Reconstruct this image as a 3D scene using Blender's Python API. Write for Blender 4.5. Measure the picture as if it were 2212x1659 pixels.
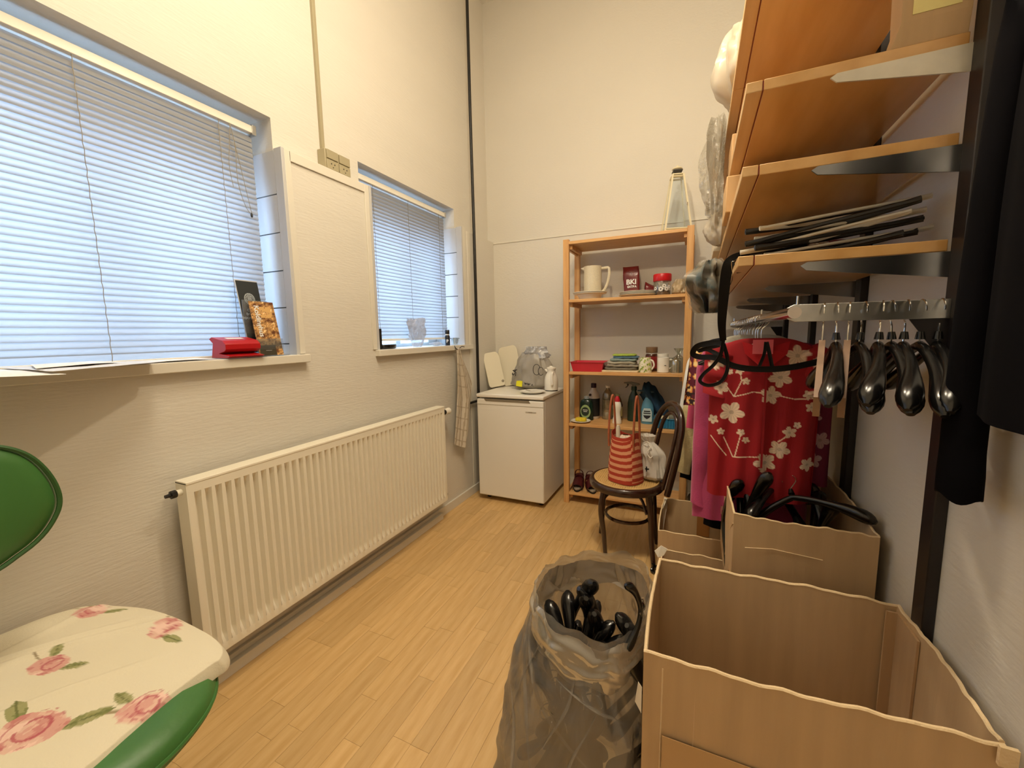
import bpy, math, random
import numpy as np
from mathutils import Matrix, Vector
random.seed(7); rng = np.random.default_rng(7)
S = bpy.context.scene
C = S.collection
for o in list(bpy.data.objects): bpy.data.objects.remove(o)
PI = math.pi

# ------------------------------------------------------------------ camera
cam_d = bpy.data.cameras.new('camera'); cam = bpy.data.objects.new('camera', cam_d); C.objects.link(cam)
yaw, pitch, roll = [math.radians(a) for a in (-24.374, -6.9365, -1.0288)]
fw = Vector((math.sin(yaw)*math.cos(pitch), math.cos(yaw)*math.cos(pitch), math.sin(pitch)))
rt = Vector((math.cos(yaw), -math.sin(yaw), 0)); up = rt.cross(fw)
r_ = math.cos(roll)*rt + math.sin(roll)*up; u_ = -math.sin(roll)*rt + math.cos(roll)*up
mm = Matrix((r_, u_, -fw)).transposed().to_4x4(); mm.translation = (0, 0, 1.3)
cam.matrix_world = mm
cam_d.sensor_width = 36; cam_d.sensor_fit = 'HORIZONTAL'; cam_d.lens = 883.47/2212*36; cam_d.clip_start = .02
S.camera = cam
# ------------------------------------------------------------------ exposure
S.view_settings.view_transform = 'Standard'; S.view_settings.look = 'None'
S.view_settings.gamma = 1; S.view_settings.use_curve_mapping = False
S.view_settings.exposure = -.08
# ------------------------------------------------------------------ daylight outside
W = bpy.data.worlds.new('overcast_day'); S.world = W; W.use_nodes = True
W.node_tree.nodes['Background'].inputs[0].default_value = (.52, .71, 1.0, 1)
W.node_tree.nodes['Background'].inputs[1].default_value = 14.5
LAMP = Vector((-.38, 1.30, 2.66))
LAMP_COL = (1.0, .83, .59); LAMP_W = 39
bulb_l = bpy.data.lights.new('bulb_light', 'POINT'); bulb_l.energy = LAMP_W; bulb_l.color = LAMP_COL; bulb_l.shadow_soft_size = .035
bl = bpy.data.objects.new('bulb_light', bulb_l); C.objects.link(bl); bl.location = LAMP
# unseen fill light added under the ceiling to lift the shadows
fill_l = bpy.data.lights.new('ceiling_fill', 'AREA'); fill_l.energy = 52; fill_l.color = (1.0, .86, .65); fill_l.size = .9; fill_l.size_y = .5; fill_l.shape = 'RECTANGLE'
cl_ = bpy.data.objects.new('ceiling_fill', fill_l); C.objects.link(cl_); cl_.location = (-.35, .75, 3.93)
for (y0, y1) in ((-.4, 1.3), (1.8, 2.78)):
    p = bpy.data.lights.new('window_portal', 'AREA'); p.shape = 'RECTANGLE'; p.size = y1-y0; p.size_y = 1.05; p.cycles.is_portal = True
    po = bpy.data.objects.new('window_portal', p); C.objects.link(po); po.location = (-2.06, (y0+y1)/2, 1.72)
    po.rotation_euler = (0, math.radians(-90), 0)
    po.rotation_euler = Matrix(((0, 0, -1), (1, 0, 0), (0, -1, 0))).to_euler()   # faces +x

# ------------------------------------------------------------------ materials
def lin(c): return tuple(((v/255)/12.92 if v/255 <= .04045 else ((v/255+.055)/1.055)**2.4) for v in c)
def mat(name, c, rough=.6, metal=0, var=0., vs=8, bump=0., bs=60, spec=.5, stretch=(1,1,1), alpha=1, attr=None, trans=0, c2=None, sheen=0, translucent=0, coat=0):
    m = bpy.data.materials.new(name); m.use_nodes = True; nt = m.node_tree; N = nt.nodes; L = nt.links
    b = N['Principled BSDF']; out = N['Material Output']
    b.inputs['Base Color'].default_value = (*lin(c), 1); b.inputs['Roughness'].default_value = rough
    b.inputs['Metallic'].default_value = metal; b.inputs['Specular IOR Level'].default_value = spec
    b.inputs['Alpha'].default_value = alpha; b.inputs['Transmission Weight'].default_value = trans
    if sheen: b.inputs['Sheen Weight'].default_value = sheen
    if coat: b.inputs['Coat Weight'].default_value = coat
    tc = N.new('ShaderNodeTexCoord'); mp = N.new('ShaderNodeMapping'); mp.inputs['Scale'].default_value = stretch
    L.new(tc.outputs['Object'], mp.inputs[0])
    src = None
    if attr:
        a = N.new('ShaderNodeAttribute'); a.attribute_name = attr; src = a.outputs['Color']
    if var or c2:
        n = N.new('ShaderNodeTexNoise'); n.inputs['Scale'].default_value = vs; n.inputs['Detail'].default_value = 5
        L.new(mp.outputs[0], n.inputs[0])
        mx = N.new('ShaderNodeMix'); mx.data_type = 'RGBA'
        if c2:
            rp = N.new('ShaderNodeMapRange'); rp.inputs[1].default_value = .35; rp.inputs[2].default_value = .65
            L.new(n.outputs[0], rp.inputs[0]); L.new(rp.outputs[0], mx.inputs[0])
            mx.inputs[6].default_value = (*lin(c), 1); mx.inputs[7].default_value = (*lin(c2), 1)
        else:
            mx.blend_type = 'MULTIPLY'; mx.inputs[0].default_value = 1
            rp = N.new('ShaderNodeMapRange'); rp.inputs[1].default_value = .3; rp.inputs[2].default_value = .7
            rp.inputs[3].default_value = 1-var; rp.inputs[4].default_value = 1+var*.4
            L.new(n.outputs[0], rp.inputs[0]); L.new(rp.outputs[0], mx.inputs[7])
            if src: L.new(src, mx.inputs[6])
            else: mx.inputs[6].default_value = (*lin(c), 1)
        src = mx.outputs[2]
    if src: L.new(src, b.inputs['Base Color'])
    if bump:
        n2 = N.new('ShaderNodeTexNoise'); n2.inputs['Scale'].default_value = bs; n2.inputs['Detail'].default_value = 6
        L.new(mp.outputs[0], n2.inputs[0])
        bp = N.new('ShaderNodeBump'); bp.inputs['Strength'].default_value = bump; bp.inputs['Distance'].default_value = .01
        L.new(n2.outputs[0], bp.inputs['Height']); L.new(bp.outputs[0], b.inputs['Normal'])
    if translucent:
        t = N.new('ShaderNodeBsdfTranslucent'); ms = N.new('ShaderNodeMixShader'); ms.inputs[0].default_value = translucent
        if src: L.new(src, t.inputs[0])
        else: t.inputs[0].default_value = (*lin(c), 1)
        L.new(b.outputs[0], ms.inputs[1]); L.new(t.outputs[0], ms.inputs[2]); L.new(ms.outputs[0], out.inputs[0])
    return m
def clear_mat(name, tint=(235,240,245), gloss=.12, veil=.1, veilc=(230,228,220), rough=.08, bump=0, bs=12, stretch=(1,1,1), fm=.5):
    """thin clear sheet: see-through, with surface gloss and a milky veil"""
    m = bpy.data.materials.new(name); m.use_nodes = True; nt = m.node_tree; N = nt.nodes; L = nt.links
    for n in list(N):
        if n.type != 'OUTPUT_MATERIAL': N.remove(n)
    out = N['Material Output']
    t = N.new('ShaderNodeBsdfTransparent'); t.inputs[0].default_value = (*lin(tint), 1)
    d = N.new('ShaderNodeBsdfDiffuse'); d.inputs[0].default_value = (*lin(veilc), 1)
    tl = N.new('ShaderNodeBsdfTranslucent'); tl.inputs[0].default_value = (*lin(veilc), 1)
    g = N.new('ShaderNodeBsdfGlossy'); g.inputs[0].default_value = (1,1,1,1); g.inputs['Roughness'].default_value = rough
    m0 = N.new('ShaderNodeMixShader'); m0.inputs[0].default_value = .4; L.new(d.outputs[0], m0.inputs[1]); L.new(tl.outputs[0], m0.inputs[2])
    m1 = N.new('ShaderNodeMixShader'); m1.inputs[0].default_value = veil; L.new(t.outputs[0], m1.inputs[1]); L.new(m0.outputs[0], m1.inputs[2])
    fr = N.new('ShaderNodeFresnel'); fr.inputs[0].default_value = 1.45
    ad = N.new('ShaderNodeMath'); ad.operation = 'MULTIPLY_ADD'; ad.inputs[1].default_value = fm; ad.inputs[2].default_value = gloss*.3
    L.new(fr.outputs[0], ad.inputs[0])
    m2 = N.new('ShaderNodeMixShader'); L.new(ad.outputs[0], m2.inputs[0]); L.new(m1.outputs[0], m2.inputs[1]); L.new(g.outputs[0], m2.inputs[2])
    L.new(m2.outputs[0], out.inputs[0])
    if bump:
        tc = N.new('ShaderNodeTexCoord'); mp = N.new('ShaderNodeMapping'); mp.inputs['Scale'].default_value = stretch; L.new(tc.outputs['Object'], mp.inputs[0])
        n2 = N.new('ShaderNodeTexNoise'); n2.inputs['Scale'].default_value = bs; n2.inputs['Detail'].default_value = 4; L.new(mp.outputs[0], n2.inputs[0])
        bp = N.new('ShaderNodeBump'); bp.inputs['Strength'].default_value = bump; bp.inputs['Distance'].default_value = .03
        L.new(n2.outputs[0], bp.inputs['Height'])
        for q in (g, d, tl, fr): L.new(bp.outputs[0], q.inputs['Normal'])
    return m
def wood(name, c, c2, rough=.45, stretch=(30,2,30), vs=2.2, bump=.03, coat=0, perobj=0.):
    m = mat(name, c, rough, c2=c2, vs=vs, stretch=stretch, bump=bump, bs=6, coat=coat)
    if perobj:
        N = m.node_tree.nodes; L = m.node_tree.links; b = N['Principled BSDF']; s = b.inputs['Base Color'].links[0].from_socket
        oi = N.new('ShaderNodeObjectInfo'); rp = N.new('ShaderNodeMapRange'); rp.inputs[3].default_value = 1-perobj; rp.inputs[4].default_value = 1+perobj
        mx = N.new('ShaderNodeMix'); mx.data_type = 'RGBA'; mx.blend_type = 'MULTIPLY'; mx.inputs[0].default_value = 1
        L.new(oi.outputs['Random'], rp.inputs[0]); L.new(s, mx.inputs[6]); L.new(rp.outputs[0], mx.inputs[7]); L.new(mx.outputs[2], b.inputs['Base Color'])
    return m
WALL = mat('painted_wall', (220,215,204), .62, var=.03, vs=1.5, bump=.12, bs=55, stretch=(1,.35,1.6))
WALLP = mat('painted_panel', (220,215,204), .5, var=.03, vs=2, bump=.16, bs=70, stretch=(1,.3,2.2))
PAINT = mat('white_gloss_paint', (224,219,206), .35, var=.03, vs=4, bump=.03, bs=30)
CEIL = mat('ceiling_paint', (222,218,208), .8)
FLOORM = wood('beech_laminate', (218,182,126), (204,164,106), .38, (14,1.6,14), 3.0, .02, perobj=.09)
FLOORB = mat('floor_joint', (184,144,94), .7)
PINE = wood('golden_pine', (220,172,112), (204,150,90), .42, (22,22,1.6), 2.4)
PINEH = wood('golden_pine_boards', (226,180,120), (208,154,94), .42, (1.6,22,22), 2.4)
BIRCH = wood('varnished_birch', (222,176,112), (206,156,90), .28, (9,1.2,9), 1.6, .02, coat=.3)
BIRCHL = wood('birch_edge', (222,182,126), (206,162,104), .4, (20,1.2,20), 1.6)
GROOVE = mat('red_joint_line', (120,44,22), .8)
RADM = mat('radiator_enamel', (240,234,216), .3, spec=.5)
FRID = mat('fridge_enamel', (236,232,222), .33, bump=.02, bs=200)
DARK = mat('dark_plastic', (22,20,20), .4)
STEEL = mat('bright_steel', (200,200,198), .28, 1, var=.15, vs=25)
CHROME = mat('chrome_wire', (215,212,205), .15, 1)
POSTM = mat('dark_brown_post', (22,15,17), .45)
BLACKP = mat('black_moulded_plastic', (13,12,12), .22, spec=.6)
GREYP = mat('grey_plastic', (150,140,118), .5)
CARD = mat('corrugated_cardboard', (198,166,124), .85, var=.1, vs=5, bump=.06, bs=25, stretch=(6,6,.5))
CARDE = mat('cardboard_torn_edge', (226,200,158), .9, bump=.3, bs=120)
CARDI = mat('cardboard_inside', (190,156,114), .88, var=.08, vs=6, bump=.05, bs=25, stretch=(6,6,.5))
WHITEP = mat('white_plastic', (240,236,224), .35)
PAPER = mat('paper', (238,234,226), .8)
SLATM = mat('blind_slat', (206,206,206), .4, translucent=.66)
VC = mat('printed_cloth', (255,255,255), .9, attr='Col', bump=.08, bs=300)
VCP = mat('printed_paper', (255,255,255), .45, attr='Col')

# ------------------------------------------------------------------ mesh building
class MB:
    def __init__(s): s.v = []; s.f = []; s.c = None
    def add(s, vs, fs):
        n = len(s.v); s.v += [tuple(map(float, p)) for p in vs]; s.f += [tuple(i+n for i in f) for f in fs]; return s
    def box(s, x0, x1, y0, y1, z0, z1, M=None):
        vs = [Vector((x, y, z)) for z in (z0, z1) for y in (y0, y1) for x in (x0, x1)]
        if M: vs = [M @ v for v in vs]
        return s.add(vs, [(0,2,3,1),(4,5,7,6),(0,1,5,4),(2,6,7,3),(0,4,6,2),(1,3,7,5)])
    def prism(s, pts, d, M=None):
        """pts: (x,z) outline, extruded over y in d=(y0,y1)"""
        n = len(pts); vs = [Vector((p[0], y, p[1])) for y in d for p in pts]
        if M: vs = [M @ v for v in vs]
        return s.add(vs, [tuple(range(n)), tuple(range(2*n-1, n-1, -1))]+[(i, n+i, n+(i+1) % n, (i+1) % n) for i in range(n)])
    def tube(s, pts, r, n=8, closed=False, flat=1., upv=(0,0,1), cap=True):
        pts = [Vector(p) for p in pts]; m = len(pts); rs = r if hasattr(r, '__len__') else [r]*m; rings = []
        prev = None
        for i, p in enumerate(pts):
            a = pts[(i-1) % m] if (closed or i > 0) else p; b = pts[(i+1) % m] if (closed or i < m-1) else p
            t = (b-a).normalized()
            if prev is None:
                uv = Vector(upv); x = t.cross(uv)
                if x.length < .05: x = t.cross(Vector((1, 0, .01)))
                x.normalize()
            else:
                x = prev - t*prev.dot(t); x = x.normalized() if x.length > 1e-6 else t.orthogonal().normalized()
            prev = x; y = t.cross(x)
            rings.append([p + x*(rs[i]*math.cos(2*PI*k/n)) + y*(rs[i]*flat*math.sin(2*PI*k/n)) for k in range(n)])
        vs = [v for q in rings for v in q]; fs = []
        for i in range(m if closed else m-1):
            j = (i+1) % m
            for k in range(n): fs.append((i*n+k, i*n+(k+1) % n, j*n+(k+1) % n, j*n+k))
        if cap and not closed: fs += [tuple(range(n-1, -1, -1)), tuple(range((m-1)*n, m*n))]
        return s.add(vs, fs)
    def lathe(s, prof, c=(0,0,0), n=24, sx=1, sy=1, M=None, a0=0, rn=None):
        vs = []; fs = []; m = len(prof)
        for (r, z) in prof:
            for k in range(n):
                a = 2*PI*k/n+a0; v = Vector((c[0]+r*sx*math.cos(a), c[1]+r*sy*math.sin(a), c[2]+z))
                vs.append(M @ v if M else v)
        for i in range(m-1):
            for k in range(n): fs.append((i*n+k, i*n+(k+1) % n, (i+1)*n+(k+1) % n, (i+1)*n+k))
        if prof[0][0] > 1e-5: fs.append(tuple(range(n-1, -1, -1)))
        if prof[-1][0] > 1e-5: fs.append(tuple(range((m-1)*n, m*n)))
        return s.add(vs, fs)
    def sheet(s, P, closeu=False, col=None, thick=0):
        P = np.asarray(P, float); nu, nv = P.shape[:2]; base = len(s.v)
        if thick:
            du = np.gradient(P, axis=0); dv = np.gradient(P, axis=1); nn = np.cross(du, dv); nn /= np.linalg.norm(nn, axis=2, keepdims=True)+1e-9
            Q = P - nn*thick
        vs = P.reshape(-1, 3).tolist(); fs = []
        U = nu if closeu else nu-1
        for i in range(U):
            j = (i+1) % nu
            for k in range(nv-1): fs.append((i*nv+k, j*nv+k, j*nv+k+1, i*nv+k+1))
        if thick:
            n0 = nu*nv; vs += Q.reshape(-1, 3).tolist()
            fs += [tuple(q+n0 for q in f[::-1]) for f in list(fs)]
            for i in range(U):
                j = (i+1) % nu
                fs.append((i*nv, n0+i*nv, n0+j*nv, j*nv)); fs.append((j*nv+nv-1, n0+j*nv+nv-1, n0+i*nv+nv-1, i*nv+nv-1))
            if not closeu:
                for k in range(nv-1):
                    fs.append((k+1, n0+k+1, n0+k, k)); b = (nu-1)*nv; fs.append((b+k, n0+b+k, n0+b+k+1, b+k+1))
        if col is not None:
            cc = np.asarray(col, float).reshape(-1, 3)
            if thick: cc = np.vstack([cc, cc])
            if s.c is None: s.c = np.zeros((base, 3))
            s.c = np.vstack([s.c, cc])
        return s.add(vs, fs)
    def mesh(s, name, m, smooth=40):
        me = bpy.data.meshes.new(name); me.from_pydata(s.v, [], s.f); me.materials.append(m)
        if s.c is not None:
            a = me.color_attributes.new('Col', 'FLOAT_COLOR', 'POINT'); q = np.ones((len(s.v), 4)); q[:len(s.c), :3] = s.c; a.data.foreach_set('color', q.ravel())
        if smooth:
            me.shade_smooth(); me.set_sharp_from_angle(angle=math.radians(smooth))
        me.update(); return me
def put(name, mb, m, parent=None, smooth=40, bevel=0, world=True):
    """links one mesh object; with world=True its vertices are given in world coordinates"""
    root = parent
    while root is not None and root.parent is not None: root = root.parent
    if root is not None and world and root.location.length > 0:
        Mi = (Matrix.Translation(root.location) @ root.rotation_euler.to_matrix().to_4x4()).inverted()
        mb.v = [tuple(Mi @ Vector(p)) for p in mb.v]
    o = bpy.data.objects.new(name, mb.mesh(name, m, smooth)); C.objects.link(o)
    if parent is not None: o.parent = parent
    if bevel:
        b = o.modifiers.new('bevel', 'BEVEL'); b.width = bevel; b.segments = 2; b.limit_method = 'ANGLE'
    return o
def tag(o, label=None, cat=None, group=None, kind=None):
    if label: o['label'] = label
    if cat: o['category'] = cat
    if group: o['group'] = group
    if kind: o['kind'] = kind
    return o
def thing(name, label, cat, loc=(0,0,0), rz=0, group=None):
    o = bpy.data.objects.new(name, None); C.objects.link(o); o.empty_display_size = .05
    o.location = loc; o.rotation_euler = (0, 0, rz); return tag(o, label, cat, group)
def struct(name, mb, m, parent=None, **k):
    o = put(name, mb, m, parent, **k)
    if parent is None: o['kind'] = 'structure'
    return o
def solo(name, mb, m, label, cat, loc=None, group=None, **k):
    """a thing that is one mesh, origin moved to loc"""
    if loc is not None: mb.v = [(p[0]-loc[0], p[1]-loc[1], p[2]-loc[2]) for p in mb.v]
    o = put(name, mb, m, None, **k)
    if loc is not None: o.location = loc
    return tag(o, label, cat, group)
def copy_tree(o, parent=None):
    c = o.copy(); C.objects.link(c)
    if parent: c.parent = parent
    for ch in [x for x in C.objects if x.parent == o]: copy_tree(ch, c)
    return c
def letters(name, text, size, M, m, parent, extrude=.0004, align='CENTER', bold=0):
    cu = bpy.data.curves.new(name, 'FONT'); cu.body = text; cu.size = size; cu.extrude = extrude; cu.align_x = align; cu.offset = bold
    t = bpy.data.objects.new(name+'_curve', cu); C.objects.link(t)
    bpy.context.view_layer.update()
    me = bpy.data.meshes.new_from_object(t.evaluated_get(bpy.context.evaluated_depsgraph_get()))
    bpy.data.objects.remove(t); me.materials.clear(); me.materials.append(m); me.name = name
    root = parent
    while root.parent is not None: root = root.parent
    Mi = (Matrix.Translation(root.location) @ root.rotation_euler.to_matrix().to_4x4()).inverted()
    me.transform(Mi @ M)
    o = bpy.data.objects.new(name, me); C.objects.link(o); o.parent = parent; return o
def frameM(o, x, y):
    """matrix with origin o, text direction x, text up y"""
    x = Vector(x).normalized(); y = Vector(y); y = (y-x*y.dot(x)).normalized(); z = x.cross(y)
    M = Matrix((x, y, z)).transposed().to_4x4(); M.translation = o; return M
def spline(pts, n=8):
    """Catmull-Rom through pts"""
    P = [Vector(p) for p in pts]; P = [2*P[0]-P[1]]+P+[2*P[-1]-P[-2]]; out = []
    for i in range(1, len(P)-2):
        for k in range(n):
            t = k/n; a, b, c, d = P[i-1], P[i], P[i+1], P[i+2]
            out.append(.5*((2*b)+(c-a)*t+(2*a-5*b+4*c-d)*t*t+(3*b-a-3*c+d)*t**3))
    out.append(P[-2]); return out
def lc(*c): return np.array(lin(c))
def vnoise(x, y, z, seed=0, f=1.0, oct=4):
    """cheap smooth noise: sums of sines"""
    r = np.random.default_rng(seed); o = np.zeros(np.broadcast(x, y, z).shape)
    for k in range(oct*3):
        d = r.normal(size=3); d /= np.linalg.norm(d); fr = f*(1.6**(k/3))*r.uniform(.8, 1.3)
        o = o + np.sin((d[0]*x+d[1]*y+d[2]*z)*fr*2*PI + r.uniform(0, 6.28))/(1.6**(k/3))
    return o/4

# ================================================================== SETTING
XL, XR, YB, YF, ZC = -1.65, .49, 3.30, -1.25, 4.0
W1 = (-.40, 1.30, 1.20, 2.245); W2 = (1.80, 2.765, 1.20, 2.245); XU = -1.71; XO = -2.0
mb = MB()
mb.box(XO, XL, YF, YB+.2, -.05, 1.20)
mb.box(XO, XL, YF, W1[0], 1.20, 2.11).box(XO, XL, W1[1], W2[0], 1.20, 2.11).box(XO, XL, W2[1], YB+.2, 1.20, 2.095)
mb.box(XO, XU, YF, W1[0], 2.11, 2.245).box(XO, XU, W1[1], W2[0], 2.11, 2.245).box(XO, XU, W2[1], YB+.2, 2.095, 2.245)
mb.box(XO, XU, YF, YB+.2, 2.245, ZC)
struct('wall_left', mb, WALLP, smooth=0)
struct('wall_back', MB().box(XU-.1, XR+.3, YB, YB+.2, -.05, 2.08).box(XU-.1, XR+.3, YB+.012, YB+.2, 2.08, ZC), WALL, smooth=0)
struct('wall_right', MB().box(XR, XR+.2, YF, YB+.2, -.05, ZC), WALL, smooth=0)
struct('wall_front', MB().box(XO, XR+.2, YF-.2, YF, -.05, ZC), WALL, smooth=0)
struct('ceiling', MB().box(XO, XR+.2, YF-.2, YB+.2, ZC, ZC+.1), CEIL, smooth=0)
fl = struct('floor', MB().box(XL-.02, XR+.02, YF, YB, -.05, -.006), FLOORB, smooth=0)
# laminate strips: rows along y, staggered joints
sw, sl, gap = .0713, .462, .0007
lens = {}
i = 0; x = XL
row = 0; nst = 0
while x < XR-.005:
    w = min(sw, XR-x)
    y = .12 - ((row*137) % 100)/100*sl
    while y < YB-.01:
        L_ = sl*(.8+.4*random.Random(nst*7+row).random()); y1 = min(y+L_, YB); 
        if YB-y1 < .05: y1 = YB
        key = (round(w, 4), round(y1-y, 2))
        if key not in lens:
            lens[key] = MB().box(0, w-gap, 0, key[1]-gap, -.006, 0).mesh('floor_strip', FLOORM, 0)
        o = bpy.data.objects.new('floor_strip', lens[key]); C.objects.link(o); o.parent = fl
        o.location = (x, y, random.Random(nst).uniform(-.0002, .0002)); y += key[1]; nst += 1
    x += sw; row += 1
o = put('floor_strip', MB().box(XL, XR, YF, .12-sl, -.006, 0), FLOORM, fl, smooth=0); o['kind'] = 'stuff'

struct('baseboard_left', MB().box(XL, XL+.015, YF, YB, 0, .065).box(XL, XL+.04, YF, 2.33, 0, .045), PAINT, bevel=.002)
struct('baseboard_back', MB().box(XL, XR, YB-.014, YB, 0, .07), PAINT, bevel=.002)
struct('baseboard_right', MB().box(XR-.012, XR, YF, YB-.015, 0, .07), PAINT, bevel=.002)
# flat mouldings that frame the windows and the pier between them
struct('trim_1', MB().box(XL, XL+.008, 1.301, 1.33, 1.228, 2.108), PAINT, bevel=.0015)
struct('trim_2', MB().box(XL, XL+.008, 1.768, 1.799, 1.228, 2.108), PAINT, bevel=.0015)
struct('trim_3', MB().box(XL, XL+.008, 1.325, 1.768, 2.066, 2.108), PAINT, bevel=.0015)
struct('trim_4', MB().box(XL, XL+.008, 2.768, 2.81, 1.228, 2.115), PAINT, bevel=.0015)
struct('trim_5', MB().box(XL, XL+.006, 2.835, 2.875, .07, 2.09), PAINT, bevel=.0015)
struct('trim_6', MB().box(XU, XR, YB-.006, YB+.012, 2.078, 2.088), PAINT, bevel=.001)

# ------------------------------------------------------------------ windows
GLASS = clear_mat('window_glass', (240,246,250), .1, .02)
FRM = mat('window_frame_paint', (225,228,230), .4)
JB = mat('jamb_board_paint', (196,196,196), .42)
GR = mat('dark_gap', (70,66,62), .8)
def window(idx, w, posts, sill_y, lab):
    y0, y1, z0, z1 = w
    m = MB()
    m.box(-1.965, -1.905, y0, y1, z0, z0+.05).box(-1.965, -1.905, y0, y1, z1-.27, z1)
    m.box(-1.965, -1.905, y0, y0+.05, z0+.05, z1-.27).box(-1.965, -1.905, y1-.12, y1, z0+.05, z1-.27)  # far stile made wide to keep side daylight off the jamb
    for p in posts: m.box(-1.96, -1.91, p-.025, p+.025, z0+.05, z1-.27)
    fr = struct(f'window_{idx}', m, FRM, smooth=0, bevel=.003)
    ed = [y0+.05]+list(posts)+[y1-.12]
    for a, b in zip(ed[:-1], ed[1:]): put('pane', MB().box(-1.937, -1.933, a, b, z0+.05, z1-.27), GLASS, fr, smooth=0)
    # jamb linings of narrow boards with open joints
    zs = [z0+.025, 1.275, 1.437, 1.599, 1.762, 1.923, 2.105]
    for side, yj in ((1, y1), (-1, y0)):
        put('jamb_backing', MB().box(-1.90, -1.69, min(yj-side*.004, yj), max(yj-side*.004, yj), zs[0], 2.10), GR, fr, smooth=0)
        for a, b in zip(zs[:-1], zs[1:]):
            yy = sorted((yj-side*.004, yj-side*.016))
            put('jamb_board', MB().box(-1.90, -1.688, yy[0], yy[1], a+.0025, b-.0025), JB, fr, smooth=0)
        yy = sorted((yj, yj-side*.016))
        put('jamb_edge', MB().box(-1.688, XL+.010, yy[0], yy[1], z0+.025, 2.11), JB, fr, smooth=0, bevel=.002)
    put('window_sill', MB().box(-1.90, XL+.035, sill_y[0], sill_y[1], 1.19, 1.226), PAINT, fr, bevel=.003)
    return fr
window(1, W1, (.13, .72), (-.40, 1.333), '')
window(2, W2, (2.30,), (1.785, 2.838), '')

# ------------------------------------------------------------------ venetian blinds
def blind(label, y0, y1, xb, ztop, zbot, ladders, cordy):
    t = thing('venetian_blind', label, 'blind', (xb, y1, ztop))
    put('headrail', MB().box(xb-.02, xb+.02, y0, y1, ztop-.03, ztop), WHITEP, t, bevel=.002)
    put('end_bracket', MB().box(xb-.023, xb+.023, y1-.012, y1+.006, ztop-.036, ztop+.004), STEEL, t, bevel=.001)
    pitch = .0214; n = int((ztop-.045-zbot)/pitch)
    # curved slat, tilted nearly closed
    prof = []
    ang = math.radians(74)
    for k in range(7):
        s_ = (k/6-.5)*.0275; bow = .0028*(1-(2*k/6-1)**2)
        prof.append((s_*math.cos(ang)+bow*math.sin(ang), -s_*math.sin(ang)+bow*math.cos(ang)))
    P = np.array([[(px, yy, pz) for px, pz in prof] for yy in (y0+.004-y1, -.006)])
    me = MB().sheet(P, thick=.0006).mesh('slat', SLATM, 60)
    for k in range(n):
        o = bpy.data.objects.new('slat', me); C.objects.link(o); o.parent = t
        o.location = (0, 0, -.05-k*pitch)
        o.rotation_euler = (0, random.uniform(-.05, .05) + (.18 if k in (n-1, n-2) else 0), 0)
    zb = ztop-.05-n*pitch
    put('bottom_rail', MB().box(xb-.013, xb+.013, y0, y1-.004, zb-.006, zb+.008), WHITEP, t, bevel=.002)
    for yl in ladders:
        pts = []
        for k in range(n*2+1):
            z = ztop-.03-(k/(n*2))*(ztop-.03-zb); pts.append((xb+.0135+.0012*math.sin(k*2.1), yl+.001*math.sin(k*1.3), z))
        put('ladder_cord', MB().tube(pts, .0011, 5), GREYP, t)
    if cordy:
        a = (xb+.022, cordy, ztop-.03)
        pts = spline([a, (xb+.024, cordy+.012, ztop-.12), (xb+.024, cordy+.01, ztop-.25), (xb+.026, cordy+.03, ztop-.34), (xb+.026, cordy+.055, ztop-.37), (xb+.025, cordy+.05, ztop-.33), (xb+.024, cordy+.02, ztop-.15), a])
        put('pull_cord', MB().tube(pts, .0011, 5), GREYP, t)
        pts = spline([a, (xb+.026, cordy-.01, ztop-.10), (xb+.025, cordy-.02, ztop-.2), (xb+.026, cordy-.012, ztop-.28)])
        put('pull_cord', MB().tube(pts, .001, 5), GREYP, t)
        put('cord_knob', MB().lathe([(0, 0), (.004, .003), (.005, .012), (.002, .02)], (xb+.026, cordy+.055, ztop-.385), 8), DARK, t)
    return t
blind('wide white slatted blind pulled down over the large left window', -.36, 1.255, -1.775, 2.198, 1.232, (-.1, .42, .69, 1.11), 1.15)
blind('narrower white slatted blind over the small window beside the pipe', 1.83, 2.70, -1.765, 2.205, 1.262, (1.95, 2.27, 2.62), None)

# ================================================================== ON THE LEFT WALL
# radiator
t = thing('radiator', 'long cream panel radiator with vertical ribs under the windows', 'radiator', (-1.60, 1.52, .165))
ry0, ry1, rz0, rz1, rf = .752, 2.29, .165, .822, -1.545
n = int((ry1-ry0-.03)/.0333); ys = [ry0]; xs = [rf+.006]
prof = [(ry0, rf), (ry0+.014, rf)]
pw = (ry1-ry0-.028)/n
for k in range(n):
    a = ry0+.014+k*pw
    prof += [(a+pw*.12, rf), (a+pw*.26, rf-.019), (a+pw*.58, rf-.019), (a+pw*.80, rf)]
prof += [(ry1-.014, rf), (ry1, rf)]
rows = []
for z, amt in ((rz0, 0), (rz0+.03, 0), (rz0+.055, .7), (rz0+.07, 1), (rz1-.07, 1), (rz1-.055, .7), (rz1-.035, 0), (rz1-.004, 0)):
    rows.append([(rf-(rf-x)*amt, y, z) for y, x in prof])
m = MB(); m.sheet(np.array(rows), thick=.0015)
put('ribbed_panel', m, RADM, t, smooth=30)
put('back_panel', MB().box(-1.607, -1.603, ry0+.02, ry1-.02, rz0+.01, rz1-.01), RADM, t, smooth=0)
put('top_grille', MB().box(-1.607, rf+.003, ry0-.003, ry1+.003, rz1-.006, rz1+.004), RADM, t, bevel=.002)
for y in (ry0, ry1): put('side_panel', MB().box(-1.607, rf+.001, y-.003, y+.003, rz0+.01, rz1), RADM, t, bevel=.001)
for y in (1.0, 2.05): put('wall_bracket', MB().box(-1.649, -1.607, y-.015, y+.015, .25, .7), RADM, t, smooth=0)
m = MB().tube([(-1.575, ry0+.005, .79), (-1.575, ry0-.02, .79)], .011, 12)
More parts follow.
